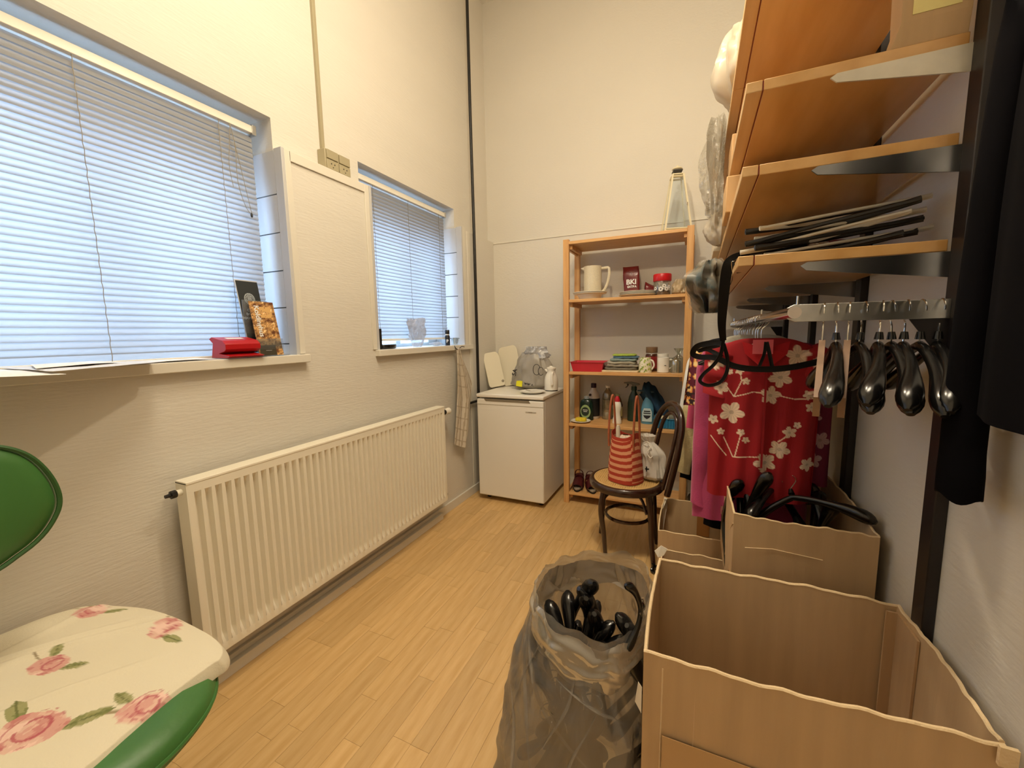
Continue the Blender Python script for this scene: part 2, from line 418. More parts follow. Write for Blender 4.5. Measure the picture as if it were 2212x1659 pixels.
put('pipe_stub', m, RADM, t)
put('bleed_plug', MB().tube([(-1.575, ry0-.018, .79), (-1.575, ry0-.022, .79), (-1.575, ry0-.034, .79), (-1.575, ry0-.036, .79), (-1.575, ry0-.05, .79)], [.012, .014, .014, .007, .006], 8), DARK, t)
put('valve_body', MB().tube([(-1.575, ry1-.003, .775), (-1.575, ry1+.035, .775), (-1.575, ry1+.05, .775)], [.010, .013, .019], 12), DARK, t)
put('thermostat_head', MB().tube([(-1.575, ry1+.048, .775), (-1.575, ry1+.052, .775), (-1.575, ry1+.065, .775), (-1.575, ry1+.10, .775), (-1.575, ry1+.105, .775)], [.017, .022, .020, .023, .019], 16), WHITEP, t)
put('valve_body', MB().tube([(-1.575, ry1+.001, .20), (-1.575, ry1+.03, .20), (-1.575, ry1+.034, .19), (-1.575, ry1+.034, .16), (-1.60, ry1+.034, .13), (-1.648, ry1+.034, .13)], [.009, .013, .011, .007, .007, .007], 8), DARK, t)
# pipe to the thermostat, behind the fridge
solo('heating_pipe', MB().tube([(-1.625, 2.60, .765), (-1.625, 2.70, .765), (-1.625, 2.90, .765)], .010, 10), DARK, 'short dark pipe stub between towel and fridge at valve height', 'pipe', (-1.625, 2.60, .765))

solo('riser_pipe', MB().tube([(-1.629, 2.925, 0), (-1.629, 2.925, 2.0), (-1.634, 2.925, 3.0), (-1.634, 2.925, ZC)], .0115, 12), mat('black_pipe', (24,22,20), .35), 'thin black vertical pipe running up the wall beside the fridge', 'pipe', (-1.629, 2.925, 0))
for z in (1.30, 2.35):
    pass
# socket block with conduit
SOCK = mat('beige_socket_plastic', (168,158,128), .45)
t = thing('wall_socket', 'beige surface-mounted double socket with switches above the pier panel', 'socket', (XU, 1.60, 2.12))
put('back_box', MB().box(XU, XU+.05, 1.535, 1.69, 2.112, 2.205), SOCK, t, bevel=.003)
for k in range(2):
    y = 1.541+k*.076
    put('socket_plate', MB().box(XU+.049, XU+.056, y, y+.071, 2.114, 2.158), SOCK, t, bevel=.002)
    put('switch_rocker', MB().box(XU+.049, XU+.058, y+.002, y+.069, 2.161, 2.202), SOCK, t, bevel=.002)
    for dy in (.026, .046):
        put('pin_hole', MB().tube([(XU+.0555, y+dy, 2.14), (XU+.0566, y+dy, 2.14)], .0032, 10), DARK, t)
    put('pin_hole', MB().tube([(XU+.0555, y+.036, 2.125), (XU+.0566, y+.036, 2.125)], .0028, 10), DARK, t)
put('cable_plug', MB().box(XU+.005, XU+.02, 1.69, 1.70, 2.112, 2.125), DARK, t, smooth=0)
solo('cable_conduit', MB().box(XU, XU+.016, 1.553, 1.571, 2.205, ZC-.001), SOCK, 'narrow beige cable conduit running from the double socket to the ceiling', 'conduit', (XU, 1.562, 2.205), bevel=.002)

# papers on the sill of the big window
def sheet_poly(c4, sag=0., n=14, seed=0, thick=.0006):
    a, b, c_, d = [np.array(p) for p in c4]; P = np.zeros((n, n, 3))
    for i in range(n):
        for j in range(n):
            u, v = i/(n-1), j/(n-1); P[i, j] = (1-u)*(1-v)*a+u*(1-v)*b+u*v*c_+(1-u)*v*d
    P[..., 2] += np.abs(vnoise(P[..., 0], P[..., 1], 0, seed, 2.0))*.004
    d_ = np.clip((P[..., 0]+1.60)/.25, 0, 1); P[..., 2] -= sag*d_**2
    return MB().sheet(P, thick=thick)
z = 1.230
solo('paper_sheet', sheet_poly([(-1.75,.20,z),(-1.395,.30,z),(-1.345,.44,z),(-1.74,.46,z)], .006, seed=1), PAPER, 'crumpled white paper at the left end of the sill pile, jutting past the frame edge', 'paper', (-1.72,.3,z))
solo('paper_sheet', sheet_poly([(-1.745,.44,z+.003),(-1.365,.425,z+.003),(-1.555,.74,z+.003),(-1.745,.70,z+.003)], .0, seed=2), mat('magazine_cover', (226,222,216), .4), 'widest white sheet overhanging the front of the large window sill', 'paper', (-1.7,.5,z))
solo('paper_sheet', sheet_poly([(-1.74,.50,z+.008),(-1.47,.43,z+.008),(-1.59,.64,z+.008),(-1.74,.63,z+.008)], .0, seed=3), PAPER, 'smaller curled white sheet lying on top of the sill papers', 'paper', (-1.7,.5,z+.006))
solo('paper_sheet', sheet_poly([(-1.745,.705,z+.001),(-1.62,.72,z+.001),(-1.625,.93,z+.001),(-1.745,.93,z+.001)], .0, seed=4), PAPER, 'flat white sheet on the large sill just left of the red holder', 'paper', (-1.7,.8,z))
# red holder
REDP = mat('red_plastic', (176,22,28), .35)
t = thing('card_holder', 'red angular plastic holder with a white slot on the window sill', 'holder', (-1.66, 1.03, 1.226))
M_ = None
prof = [(-1.615,1.229),(-1.60,1.236),(-1.665,1.246),(-1.632,1.254),(-1.622,1.262),(-1.622,1.282),(-1.640,1.296),(-1.705,1.309),(-1.722,1.302),(-1.70,1.285),(-1.715,1.229)]
put('holder_body', MB().prism(prof, (.968, 1.105)), REDP, t, smooth=25, bevel=.0015)
put('base_plate', MB().box(-1.72, -1.605, .955, 1.118, 1.2262, 1.2292), clear_mat('clear_acrylic', (245,248,250), .2, .05), t, smooth=0)
a, b = Vector((-1.640,0,1.2965)), Vector((-1.705,0,1.3095)); d = b-a
mm2 = MB(); p0, p1 = a+d*.35, a+d*.62; nrm = Vector((.013,0,.065)).normalized()*.0012
mm2.add([(p0.x,1.0,p0.z),(p0.x,1.065,p0.z),(p1.x,1.065,p1.z),(p1.x,1.0,p1.z)]+[(p0.x+nrm.x,1.0,p0.z+nrm.z),(p0.x+nrm.x,1.065,p0.z+nrm.z),(p1.x+nrm.x,1.065,p1.z+nrm.z),(p1.x+nrm.x,1.0,p1.z+nrm.z)], [(0,1,2,3),(7,6,5,4),(0,4,5,1),(1,5,6,2),(2,6,7,3),(3,7,4,0)])
put('slot', mm2, PAPER, t, smooth=0)
# leaflets
ACR = clear_mat('clear_acrylic_stand', (238,243,247), .25, .12)
def leaflet(name, label, x0, x1, y0, y1, z0, z1, colf, group=None):
    t = thing(name, label, 'leaflet', (x0, (y0+y1)/2, z0))
    n = 120; U, V = np.meshgrid(np.linspace(0, 1, 60), np.linspace(0, 1, n), indexing='ij')
    P = np.stack([x0+(x1-x0)*V, y0+(y1-y0)*U, z0+(z1-z0)*V], -1)
    put('cover', MB().sheet(P, col=colf(U, V), thick=.002), VCP, t)
    return t, lambda u, v, o=.0012: Vector((x0+(x1-x0)*v+o, y0+(y1-y0)*u, z0+(z1-z0)*v))
def dkcol(U, V):
    c = np.zeros(U.shape+(3,))+lc(30,38,42); r = np.hypot((U-.5)*1.0, (V-.74)*3.0)
    ring = ((r > .20) & (r < .24)) | ((r < .17) & (r > .145)); c[ring] = lc(170,178,182)
    sh = (r < .13) & (np.abs(np.sin(V*170)) < .55) & (np.abs(U-.5) < .11); c[sh] = lc(190,196,200)
    c[(U < .03)] = lc(205,205,205); c[V > .985] = lc(200,200,200); return c
t, at = leaflet('leaflet', 'dark leaflet with round emblem standing in a clear holder on sill', -1.685, -1.742, 1.10, 1.195, 1.245, 1.545, dkcol)
Mx = lambda u, v: frameM(at(u, v), (0,1,0), at(.5,1)-at(.5,0))
WHT = mat('white_lettering', (238,238,236), .6)
for k, s_ in enumerate(('OPLEV', 'BØLGER,', 'HAVLUFT OG')): letters('lettering', s_, .0155, Mx(.52, .565-k*.055), WHT, t, bold=.0004)
put('stand', MB().box(-1.70, -1.697, 1.095, 1.20, 1.226, 1.46).box(-1.70, -1.64, 1.095, 1.20, 1.226, 1.229), ACR, t, smooth=0)
def brcol(U, V):
    f = vnoise(U*5, V*12, 0, 5, .55, 4); g = vnoise(U*7, V*9, 1.0, 9, .8, 4); k = np.clip(.5+f*.9, 0, 1)[..., None]
    c = lc(104,56,22)*(1-k)+lc(226,176,110)*k
    fold = np.abs(np.sin(f*7+g*2)) < .22; c[fold] = lc(58,30,16); c[(g > .5) & (k[..., 0] > .5)] = lc(244,214,160)
    win = (V > .70) & (V < .9) & (U > .38) & (U < .86) & (f < .25); c[win] = lc(214,170,104)
    bt = (V < .19) & (U > .04) & (U < .72); c[bt] = lc(58,52,36); return c
t, at = leaflet('leaflet', 'brown picture leaflet with sideways white title leaning at the sill end', -1.645, -1.690, 1.115, 1.222, 1.230, 1.455, brcol)
letters('lettering', 'Koldinghus', .030, frameM(at(.17, .93), at(.17,0)-at(.17,1), (0,1,0)), WHT, t, align='LEFT', bold=.0005)
letters('lettering', '..........', .012, frameM(at(.4, .09), (0,1,0), at(.5,1)-at(.5,0)), WHT, t)
put('stand', MB().box(-1.652, -1.650, 1.11, 1.227, 1.226, 1.30).box(-1.652, -1.62, 1.11, 1.227, 1.226, 1.228), ACR, t, smooth=0)

# small window sill
solo('dish_stand', MB().prism([(-1.70,1.227),(-1.66,1.227),(-1.66,1.345),(-1.70,1.345)], (1.842,1.858)).lathe([(.028,0),(.034,.004),(.036,.022),(.033,.026),(0,.026)], (-1.685,1.93,1.227), 20, sx=1, sy=1.9), BLACKP, 'black upright block with a low black tray at left of the small sill', 'tray', (-1.68, 1.86, 1.226), bevel=.002)
CLB = clear_mat('thin_clear_plastic', (238,242,246), .5, .38, (232,236,245), .1, .9, 24)
def crumple(n, rfn, zf, c, seed, amp, nv=40, sx=1, sy=1):
    """lofted bag: rfn(v)->radius, zf(v)->height; folds run upwards"""
    a = np.linspace(0, 2*PI, n, endpoint=False)[:, None]; v = np.linspace(0, 1, nv)[None, :]
    R = rfn(v)*(1+amp*vnoise(np.cos(a)*1.0, np.sin(a)*1.0, v*1.2, seed, .9, 4)+amp*.8*vnoise(np.cos(a)*2.2, np.sin(a)*2.2, v*.7, seed+1, 1.2, 3))
    P = np.stack([c[0]+R*np.cos(a)*sx, c[1]+R*np.sin(a)*sy, c[2]+zf(v)+0*a], -1)
    return P
vv = lambda v: .055+.03*np.sin(v*3.0)
m = MB(); P = crumple(36, lambda v: .035+.075*v**.7*(1-.25*v), lambda v: .19*v, (-1.70, 2.24, 1.227), 3, .35, sx=.28)
P[..., 2] += .02*vnoise(P[..., 0]*4, P[..., 1]*9, 0, 8, .6)*np.linspace(0, 1, 40)[None, :]; P[:, :, 2] = np.maximum(P[:, :, 2], 1.2275); m.sheet(P, closeu=True)
solo('plastic_bag', m, CLB, 'crumpled clear plastic bag standing on the small window sill', 'bag', (-1.70, 2.24, 1.227))
t = thing('spice_bottle', 'small black bottle with white letter P on the small sill', 'bottle', (-1.69, 2.585, 1.226))
put('bottle', MB().lathe([(.017,0),(.0185,.003),(.0185,.066),(.014,.074),(.014,.078)], (-1.69,2.585,1.226), 20), mat('black_label', (20,22,28), .4), t)
put('neck_band', MB().lathe([(.0145,.076),(.0145,.084)], (-1.69,2.585,1.226), 20), WHITEP, t)
put('cap', MB().lathe([(.0165,.084),(.0165,.112),(.015,.114)], (-1.69,2.585,1.226), 20), BLACKP, t)
letters('letter', 'P', .032, frameM((-1.69+.019*.53, 2.585-.019*.86, 1.2475), (.86,.53,0), (0,0,1)), WHT, t, bold=.0006)
solo('glass_cup', MB().lathe([(.0,.002),(.022,.002),(.026,.03),(.028,.055),(.0265,.055),(.0245,.03),(.020,.005),(0,.005)], (-1.675,2.665,1.226), 20), clear_mat('clear_glass_thin', (235,240,240), .5, .1), 'little clear cup beside the black bottle on the small sill', 'cup', (-1.675,2.665,1.226))
solo('crumpled_wrapper', MB().sheet(np.maximum(crumple(24, lambda v: .055*np.sin(np.clip(v, .02, .98)*PI)**.6, lambda v: .028*v, (-1.70,2.46,1.228), 12, .4, 12, .5, 1), [-9, -9, 1.2275]), closeu=True), CLB, 'flattened see-through wrapper between bag and black bottle on small sill', 'wrapper', (-1.70,2.46,1.228))

# towel on a hook at the sill end
HOOKM = mat('dark_wire', (60,50,40), .4, .8)
solo('wire_hook', MB().tube(spline([(-1.617,2.56,1.226),(-1.606,2.57,1.20),(-1.598,2.60,1.205),(-1.603,2.64,1.216),(-1.598,2.67,1.212)]), .0028, 6).tube(spline([(-1.616,2.565,1.215),(-1.60,2.555,1.206),(-1.592,2.57,1.19),(-1.60,2.585,1.196)]), .0025, 6), HOOKM, 'small dark wire hook on the sill edge holding the tea towel', 'hook', (-1.61,2.58,1.21))
nu, nv = 70, 90; U, V = np.meshgrid(np.linspace(0, 1, nu), np.linspace(0, 1, nv), indexing='ij')
wd = .012+.20*np.clip(V, 0, 1)**.8; ctr = 2.575+.005*V
left = 2.565-.10*V**1.5; right = 2.575+.205*np.minimum(V/.52, 1)**.8-.07*np.clip((V-.52)/.48, 0, 1)
Y_ = left+(right-left)*U
X_ = -1.600+.012*np.sin(U*11+V*1.5)*(1-.3*V)+.007*np.sin(U*23+1)*(V**.5)+.006*U
drop = .69+.11*U-.26*np.clip((U-.70)/.30, 0, 1)**1.0
Z_ = 1.205-V*drop
P = np.stack([X_, Y_, Z_], -1)
st = (np.abs(((U*7.2+V*1.1) % 1)-.5) < .13) | (np.abs(((V*9) % 1)-.5) < .05)
col = np.where(st[..., None], lc(172,158,136), lc(206,196,178))
TOW = mat('linen', (255,255,255), .95, attr='Col', bump=.1, bs=400)
solo('tea_towel', MB().sheet(P, col=col, thick=.003), TOW, 'beige striped linen tea towel hanging from the small window sill', 'towel', (-1.60, 2.57, 1.2))
# second limb of the towel, folded behind
X2 = X_-.016+.006*np.sin(U*9); P = np.stack([X2, 2.60+.13*U*np.minimum(V*2, 1)-.02*V, 1.20-V*(.40+.12*U)], -1)

# ================================================================== FRIDGE
fx0, fx1, fy0, fy1 = -1.545, -.998, 2.742, 3.262
t = thing('fridge', 'small white worktop fridge in the corner beside the bookcase', 'fridge', (-1.27, 3.0, 0))
put('body', MB().box(fx0+.004, fx1-.004, fy0+.052, fy1, .035, .82), FRID, t, bevel=.004)
put('door', MB().prism([(fx0,.04),(fx1,.04),(fx1,.812),(fx0,.812)], (fy0, fy0+.045)), FRID, t, bevel=.008)
put('door_seal', MB().box(fx0+.01, fx1-.01, fy0+.045, fy0+.052, .05, .805), GREYP, t, smooth=0)
put('worktop', MB().box(fx0-.003, fx1+.003, fy0-.004, fy1, .822, .85), FRID, t, bevel=.007)
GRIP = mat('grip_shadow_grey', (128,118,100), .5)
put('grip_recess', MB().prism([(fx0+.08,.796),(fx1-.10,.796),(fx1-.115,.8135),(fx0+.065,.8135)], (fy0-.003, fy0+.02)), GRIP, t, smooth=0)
put('door_band', MB().box(fx0+.002, fx1-.002, fy0-.0015, fy0+.01, .768, .7705), GREYP, t, smooth=0)
put('badge', MB().box(fx1-.14, fx1-.055, fy0-.0015, fy0+.002, .722, .734), mat('badge_silver', (205,198,184), .3, .3), t, bevel=.001)
put('badge_mark', MB().box(fx1-.115, fx1-.085, fy0-.0024, fy0, .7265, .7305), GREYP, t, smooth=0)
for x in (fx0+.05, fx1-.05):
    for y in (fy0+.08, fy1-.06): put('foot', MB().lathe([(.017,0),(.017,.036)], (x,y,0), 12), DARK, t)
# things on the fridge
CREAM = mat('cream_plastic', (232,224,200), .4)
def leaning_board(label, base, w, h, lean, rz, tilt, m, hole=True):
    t = thing('cutting_board', label, 'board', base, rz)
    pts = []
    for cx, cz, a0 in ((w/2-.035, .03, -90), (w/2-.05, h-.05, 0), (-w/2+.05, h-.05, 90), (-w/2+.035, .03, 180)):
        rr = .05 if cz > .1 else .03
        for k in range(6):
            a = math.radians(a0+k*18); pts.append((cx+rr*math.cos(a)*.7, cz+rr*math.sin(a)))
    R = Matrix.Rotation(math.radians(lean), 4, 'X') @ Matrix.Rotation(math.radians(tilt), 4, 'Y')
    zmin = min((R @ Vector((p[0], y, p[1]))).z for p in pts for y in (0, .012))
    mb = MB().prism(pts, (0, .012), R); mb.v = [(x, y, z-zmin) for x, y, z in mb.v]
    put('board', mb, m, t, bevel=.003, world=False)
    if hole:
        mb = MB().tube([R @ Vector((w*.32, -.002, h*.13)), R @ Vector((w*.32, .0135, h*.13))], .012, 12); mb.v = [(x, y, z-zmin) for x, y, z in mb.v]
        put('handle_hole', mb, GREYP, t, world=False)
    return t
leaning_board('pale cream plastic board leaning in the corner, front one of two', (-1.535, 3.095, .85), .17, .30, -13, math.radians(38), -9, CREAM)
leaning_board('pale cream plastic board leaning in the corner, rear one of two', (-1.44, 3.215, .85), .20, .34, -7, math.radians(10), -12, CREAM, False)
# grey carrier bag
BAGG = mat('grey_carrier_bag', (188,182,170), .38, var=.12, vs=9, spec=.6, translucent=.25)
t = thing('carrier_bag', 'stuffed grey carrier bag with black print and yellow sticker on fridge', 'bag', (-1.24, 3.10, .85))
P = crumple(64, lambda v: .148*(np.clip(v*8, 0, 1)**.5)*(1-.45*np.clip((v-.55)/.45, 0, 1)**1.6), lambda v: .002+.295*v, (-1.235, 3.10, .85), 21, .16, 50, 1.05, .62)
P[..., 0] += .10*np.clip(P[..., 2]-.85, 0, 1)**1.0
P[..., 2] += .02*vnoise(P[..., 0]*6, P[..., 1]*6, 0, 4, .8)*np.clip((P[..., 2]-1.0)/.1, 0, 1); P[..., 2] = np.maximum(P[..., 2], .8508)
put('bag_body', MB().sheet(P, closeu=True), BAGG, t, smooth=70)
PB = P
def onbag(x, z):
    Q = PB.reshape(-1, 3); i = np.argmin((Q[:, 0]-x)**2+(Q[:, 2]-z)**2+np.where(Q[:, 1] > 3.09, 9, 0)); return Vector(Q[i])
P = crumple(40, lambda v: .10-.02*v, lambda v: .09*v, (-1.20, 3.10, 1.108), 25, .3, 16, 1.0, .6); P[..., 0] += .02
put('clear_top', MB().sheet(P, closeu=True), CLB, t, smooth=70)
INK = mat('black_print', (24,22,24), .6)
p = onbag(-1.175, .89); letters('lettering', 'www.', .034, frameM((-1.215, p.y-.012, .893), (1,0,-.17), (0,.05,1)), INK, t, bold=.0008)
p = onbag(-1.31, .99); letters('lettering', 'SA', .05, frameM((-1.322, p.y-.022, .99), (.25,0,1), (-1,0,.25)), INK, t, bold=.001)
mb = MB()
for k in range(2):
    c0 = onbag(-1.14, 1.02)
    mb.tube([(-1.145+.035*k+(.03-.008*k)*math.cos(a), c0.y-.026, 1.02-.012*k+(.042-.01*k)*math.sin(a)) for a in np.linspace(.3, 5.6, 22)], .0022, 5)
put('print_swirl', mb, INK, t)
p = onbag(-1.30, .905)
put('sticker', MB().prism([(-1.325,.885),(-1.272,.879),(-1.268,.925),(-1.29,.929),(-1.318,.926)], (p.y-.022, p.y-.019)), mat('yellow_sticker', (238,232,40), .6), t, smooth=0)
# plate with fork
def plate(label, c, r, m, h=.016, group=None, rim=None, name='plate'):
    mb = MB().lathe([(0,.001),(r*.55,.0),(r*.60,.002),(r*.75,.004),(r*.97,h),(r,h+.001),(r*.97,h+.003),(r*.74,.008),(r*.62,.0055),(0,.005)], (0,0,0), 40)
    o = put(name, mb, m, None); o.location = c; return tag(o, label, 'plate', group)
CER = mat('white_ceramic', (238,234,222), .18)
plate('white dinner plate on the fridge top holding a fork', (-1.135, 2.885, .8502), .098, CER)
SIL = mat('cutlery_steel', (190,186,178), .25, 1)
t = thing('fork', 'steel fork lying across the white plate on the fridge', 'fork', (-1.13, 2.885, .8665))
mb = MB().tube(spline([(-1.065,2.905,.876),(-1.10,2.894,.874),(-1.135,2.888,.869),(-1.15,2.884,.868)]), [.004]*25, 8, flat=.35)
put('handle', mb, SIL, t)
mb = MB().tube([(-1.15,2.884,.868),(-1.158,2.882,.869),(-1.168,2.880,.8705)], [.004,.011,.010], 8, flat=.2)
for k in range(4): mb.tube([(-1.168, 2.872+k*.0053, .8705), (-1.19, 2.868+k*.0055, .875)], .0012, 5)
put('tines', mb, SIL, t)
# thermos jug
t = thing('thermos_jug', 'short white insulated jug at the right end of the fridge top', 'jug', (-1.045, 3.06, .85))
c = (-1.045, 3.06, .85)
put('base_ring', MB().lathe([(.050,0),(.051,.002),(.051,.008)], c, 28), DARK, t)
put('body', MB().lathe([(.053,.008),(.054,.012),(.054,.085),(.050,.11),(.038,.135),(.033,.145),(.033,.165),(.036,.170)], c, 28), WHITEP, t)
put('lid', MB().lathe([(.036,.170),(.037,.173),(.036,.184),(.015,.190),(.012,.197),(0,.198)], c, 28), WHITEP, t)
put('handle', MB().tube(spline([(c[0]+.028,c[1]-.034,.85+.150),(c[0]+.030,c[1]-.065,.85+.148),(c[0]+.030,c[1]-.072,.85+.12),(c[0]+.030,c[1]-.066,.85+.06),(c[0]+.022,c[1]-.052,.85+.055)]), .009, 10, flat=.6), WHITEP, t)
put('spout', MB().tube([(c[0]-.028,c[1]-.012,.85+.155),(c[0]-.045,c[1]-.018,.85+.170)], [.012,.006], 10), WHITEP, t)

# ================================================================== BOOKCASE
bx0, bx1, by0, by1 = -.905, -.040, 2.93, 3.262
t = thing('bookcase', 'open golden pine shelving unit standing against the back wall', 'bookcase', (-.47, 3.1, 0))
for x in (bx0, bx1-.042):
    for y in (by0, by1-.03): put('post', MB().box(x, x+.042, y, y+.03, 0, 1.967), PINE, t, bevel=.002)
SH = (1.953, 1.543, 1.016, .627, .087)
for k, z in enumerate(SH):
    put('shelf', MB().box(bx0+.042, bx1-.042, by0+.003, by1-.001, z-.021, z), PINEH, t, bevel=.002)
    for x in (bx0+.0425, bx1-.0615): put('cleat', MB().box(x, x+.019, by0+.03, by1-.03, z-.051, z-.021), PINE, t, bevel=.001)
for x in (bx0+.012, bx1-.030):
    for z in (1.90, .05): put('side_rail', MB().box(x, x+.018, by0+.03, by1-.03, z, z+.04), PINE, t, smooth=0, bevel=.001)

def bottle(name, label, c, prof, m, parts, cat='bottle', n=20, sx=1, sy=1, group=None):
    t = thing(name, label, cat, c, 0, group); put('body', MB().lathe(prof, c, n, sx, sy), m, t)
    for nm, pr, mt in parts: put(nm, MB().lathe(pr, c, n, sx, sy), mt, t)
    return t
Z = 1.5432
# top shelf
SPECK = mat('speckled_stoneware', (226,216,190), .3, var=.12, vs=160)
def bowl(c, r, label):
    mb = MB().lathe([(0,.0),(r*.55,0),(r*.62,.004),(r*.70,.026),(r*.74,.034),(r*.98,.040),(r,.042),(r*.98,.044),(r*.72,.038),(r*.66,.028),(r*.5,.007),(0,.006)], (0,0,0), 40)
    o = put('soup_plate', mb, CER); o.location = c; return tag(o, label, 'plate')
bowl((-.735, 3.045, Z), .122, 'deep cream soup plate beneath the tall pitcher')
bowl((-.735, 3.045, Z+.0085), .125, 'upper cream soup plate of the pair below the tall pitcher')
c = (-.72, 3.07, Z+.0525)
t = thing('pitcher', 'tall cream speckled pitcher with angular handle on the top shelf', 'pitcher', c)
c = (-.72, 3.07, Z+.018)
put('body', MB().lathe([(.0,.0),(.060,0),(.064,.006),(.065,.10),(.064,.20),(.066,.222),(.063,.222),(.061,.20),(.061,.01),(0,.008)], c, 36), SPECK, t)
put('spout', MB().add([Vector(c)+Vector(p) for p in [(-.058,-.018,.20),(-.058,.018,.20),(-.092,0,.216),(-.060,-.016,.222),(-.060,.016,.222),(-.058,0,.185)]], [(0,3,2),(1,2,4),(0,2,5),(5,2,1),(3,4,2)]), SPECK, t)
put('handle', MB().tube([Vector(c)+Vector(p) for p in [(.060,0,.205),(.112,0,.208)]]+[Vector(c)+Vector(p) for p in spline([(.118,0,.202),(.120,0,.16),(.108,0,.10),(.088,0,.055),(.060,0,.030)])], .008, 10, flat=1.2), SPECK, t)
for k, rr in enumerate((.135, .133, .13)):
    plate(['bottom plate of the flat stack in front of the coffee bag', 'middle plate of the flat stack in front of the coffee bag', 'top plate of the flat stack in front of the coffee bag'][k], (-.395, 3.075, Z+k*.0105), rr, CER, group='stacked dinner plates')
# coffee packs
FOIL = mat('maroon_foil', (112,26,30), .25, var=.25, vs=30, bump=.25, bs=30, spec=.8)
def pack(c, w, d, h, seed, R):
    nu, nv = 40, 24; V = np.linspace(0, 1, nv); P = np.zeros((nu, nv, 3))
    for i in range(nu):
        a = 2*PI*i/nu; cx = math.copysign(abs(math.cos(a))**.35, math.cos(a)); sy = math.copysign(abs(math.sin(a))**.35, math.sin(a))
        for j, v in enumerate(V):
            tt = 1-.85*max(0, (v-.72)/.28)**1.3; bt = min(1, v*12)**.4 if v < .08 else 1
            P[i, j] = (cx*w/2*(1-.03*math.sin(v*7)), sy*d/2*tt*(.25+.75*bt), v*h)
    P += .0022*np.stack([vnoise(P[..., 0]*14, P[..., 1]*14, P[..., 2]*14, seed+q, .9) for q in range(3)], -1)
    return P
t = thing('coffee_pack', 'upright dark red foil coffee pack behind the flat plates', 'packet', (-.44, 3.20, Z))
c = Vector((-.447, 3.185, Z)); P = pack(c, .115, .062, .235, 3, None); P[..., 0] += -.018*(P[..., 2]/.235); P += np.array(c)
P[..., 2] = np.maximum(P[..., 2], Z)
put('foil_bag', MB().sheet(P, closeu=True), FOIL, t, smooth=60)
yf = 3.185-.0345
letters('lettering', 'BKI', .050, frameM((-.455, yf, Z+.105), (1,0,.02), (0,.06,1)), WHT, t, bold=.0015)
letters('lettering', 'EXTRA', .021, frameM((-.450, yf-.0005, Z+.080), (1,0,.02), (0,.06,1)), WHT, t, bold=.0008)
mb = MB()
for r0 in (.021, .015): mb.tube([(-.458+r0*math.cos(a), yf+.007, Z+.178+r0*math.sin(a)) for a in np.linspace(0, 2*PI, 24)], .0009, 5)
mb.lathe([(0,-.001),(.006,0),(0,.001)], (-.456, yf+.006, Z+.180), 10)
put('emblem', mb, mat('faded_print', (170,120,110), .5), t)
put('print_lines', MB().box(-.475,-.425,yf-.0008,yf,Z+.058,Z+.060).box(-.470,-.430,yf-.0008,yf,Z+.050,Z+.052), mat('faded_print_2', (170,120,110), .5), t, smooth=0)
t = thing('coffee_pack', 'opened folded red coffee pack slumped beside the flat plates', 'packet', (-.33, 3.16, Z))
P = pack(None, .12, .06, .085, 8, None); P[..., 2] *= (1-.35*(P[..., 0]/.06)); P = P@np.array(Matrix.Rotation(.25, 3, 'Z').transposed())+np.array((-.30, 3.165, Z)); P[..., 2] = np.maximum(P[..., 2], Z)
put('foil_bag', MB().sheet(P, closeu=True), FOIL, t, smooth=60)
# jar with red lid and flowers
JG = clear_mat('jar_glass', (236,238,234), .5, .06)
t = thing('glass_jar', 'glass jar with red lid and white flower print on top shelf', 'jar', (-.235, 3.065, Z))
c = (-.235, 3.065, Z)
put('glass', MB().lathe([(0,0),(.052,0),(.056,.006),(.056,.095),(.052,.105)], c, 32), JG, t)
put('contents', MB().lathe([(0,.003),(.051,.003),(.0525,.035),(.035,.042),(0,.045)], c, 24), mat('dark_beans', (58,30,22), .8, bump=.5, bs=150), t)
put('lid', MB().lathe([(.058,.100),(.060,.103),(.060,.143),(.056,.149),(0,.149)], c, 32), mat('red_lid', (198,24,34), .35), t)
mb = MB()
def flower2d(mb, fx, fz, s_, nrm=.0575):
    for k in range(7):
        a0 = 2*PI*k/7
        px, pz = fx+s_*math.cos(a0), fz+s_*math.sin(a0); R = s_*.48; ring = []
        vs = []
        for q in range(8):
            xx, zz = px+R*math.cos(q*PI/4), pz+R*math.sin(q*PI/4); th = xx/nrm
            vs.append((c[0]+nrm*math.sin(th), c[1]-nrm*math.cos(th), c[2]+zz))
        mb.add(vs, [tuple(range(8))])
for f_ in ((-.004,.045,.011),(.018,.066,.009),(.034,.045,.010),(-.045,.05,.009),(.055,.06,.009)): flower2d(mb, *f_)
put('flower_print', mb, WHT, t, smooth=0)
t2 = thing('teaspoon', 'grey spoon standing inside the red-lidded jar', 'spoon', (-.26, 3.06, Z+.045))
put('handle', MB().tube([(-.238,3.06,Z+.030),(-.255,3.045,Z+.070),(-.268,3.035,Z+.097)], [.004,.003,.005], 8, flat=.4), SIL, t2)
put('bowl', MB().lathe([(0,-.002),(.008,0),(0,.003)], (-.236,3.062,Z+.030), 10), SIL, t2)
m = MB(); P = crumple(48, lambda v: .062*(np.clip(v*6, 0, 1)**.5)*(1-.6*v**2), lambda v: .11*v, (-.125, 3.10, Z+.001), 41, .22, 30, 1.0, .9); P[..., 2] = np.maximum(P[..., 2], Z+.0008)
P[..., 0] = np.clip(P[..., 0], -.174, -.084)
solo('plastic_bag', m.sheet(P, closeu=True), mat('tan_contents_bag', (196,176,142), .35, var=.25, vs=30, alpha=.9), 'small tied clear bag with tan contents at right end of the top shelf', 'bag', (-.13,3.10,Z))
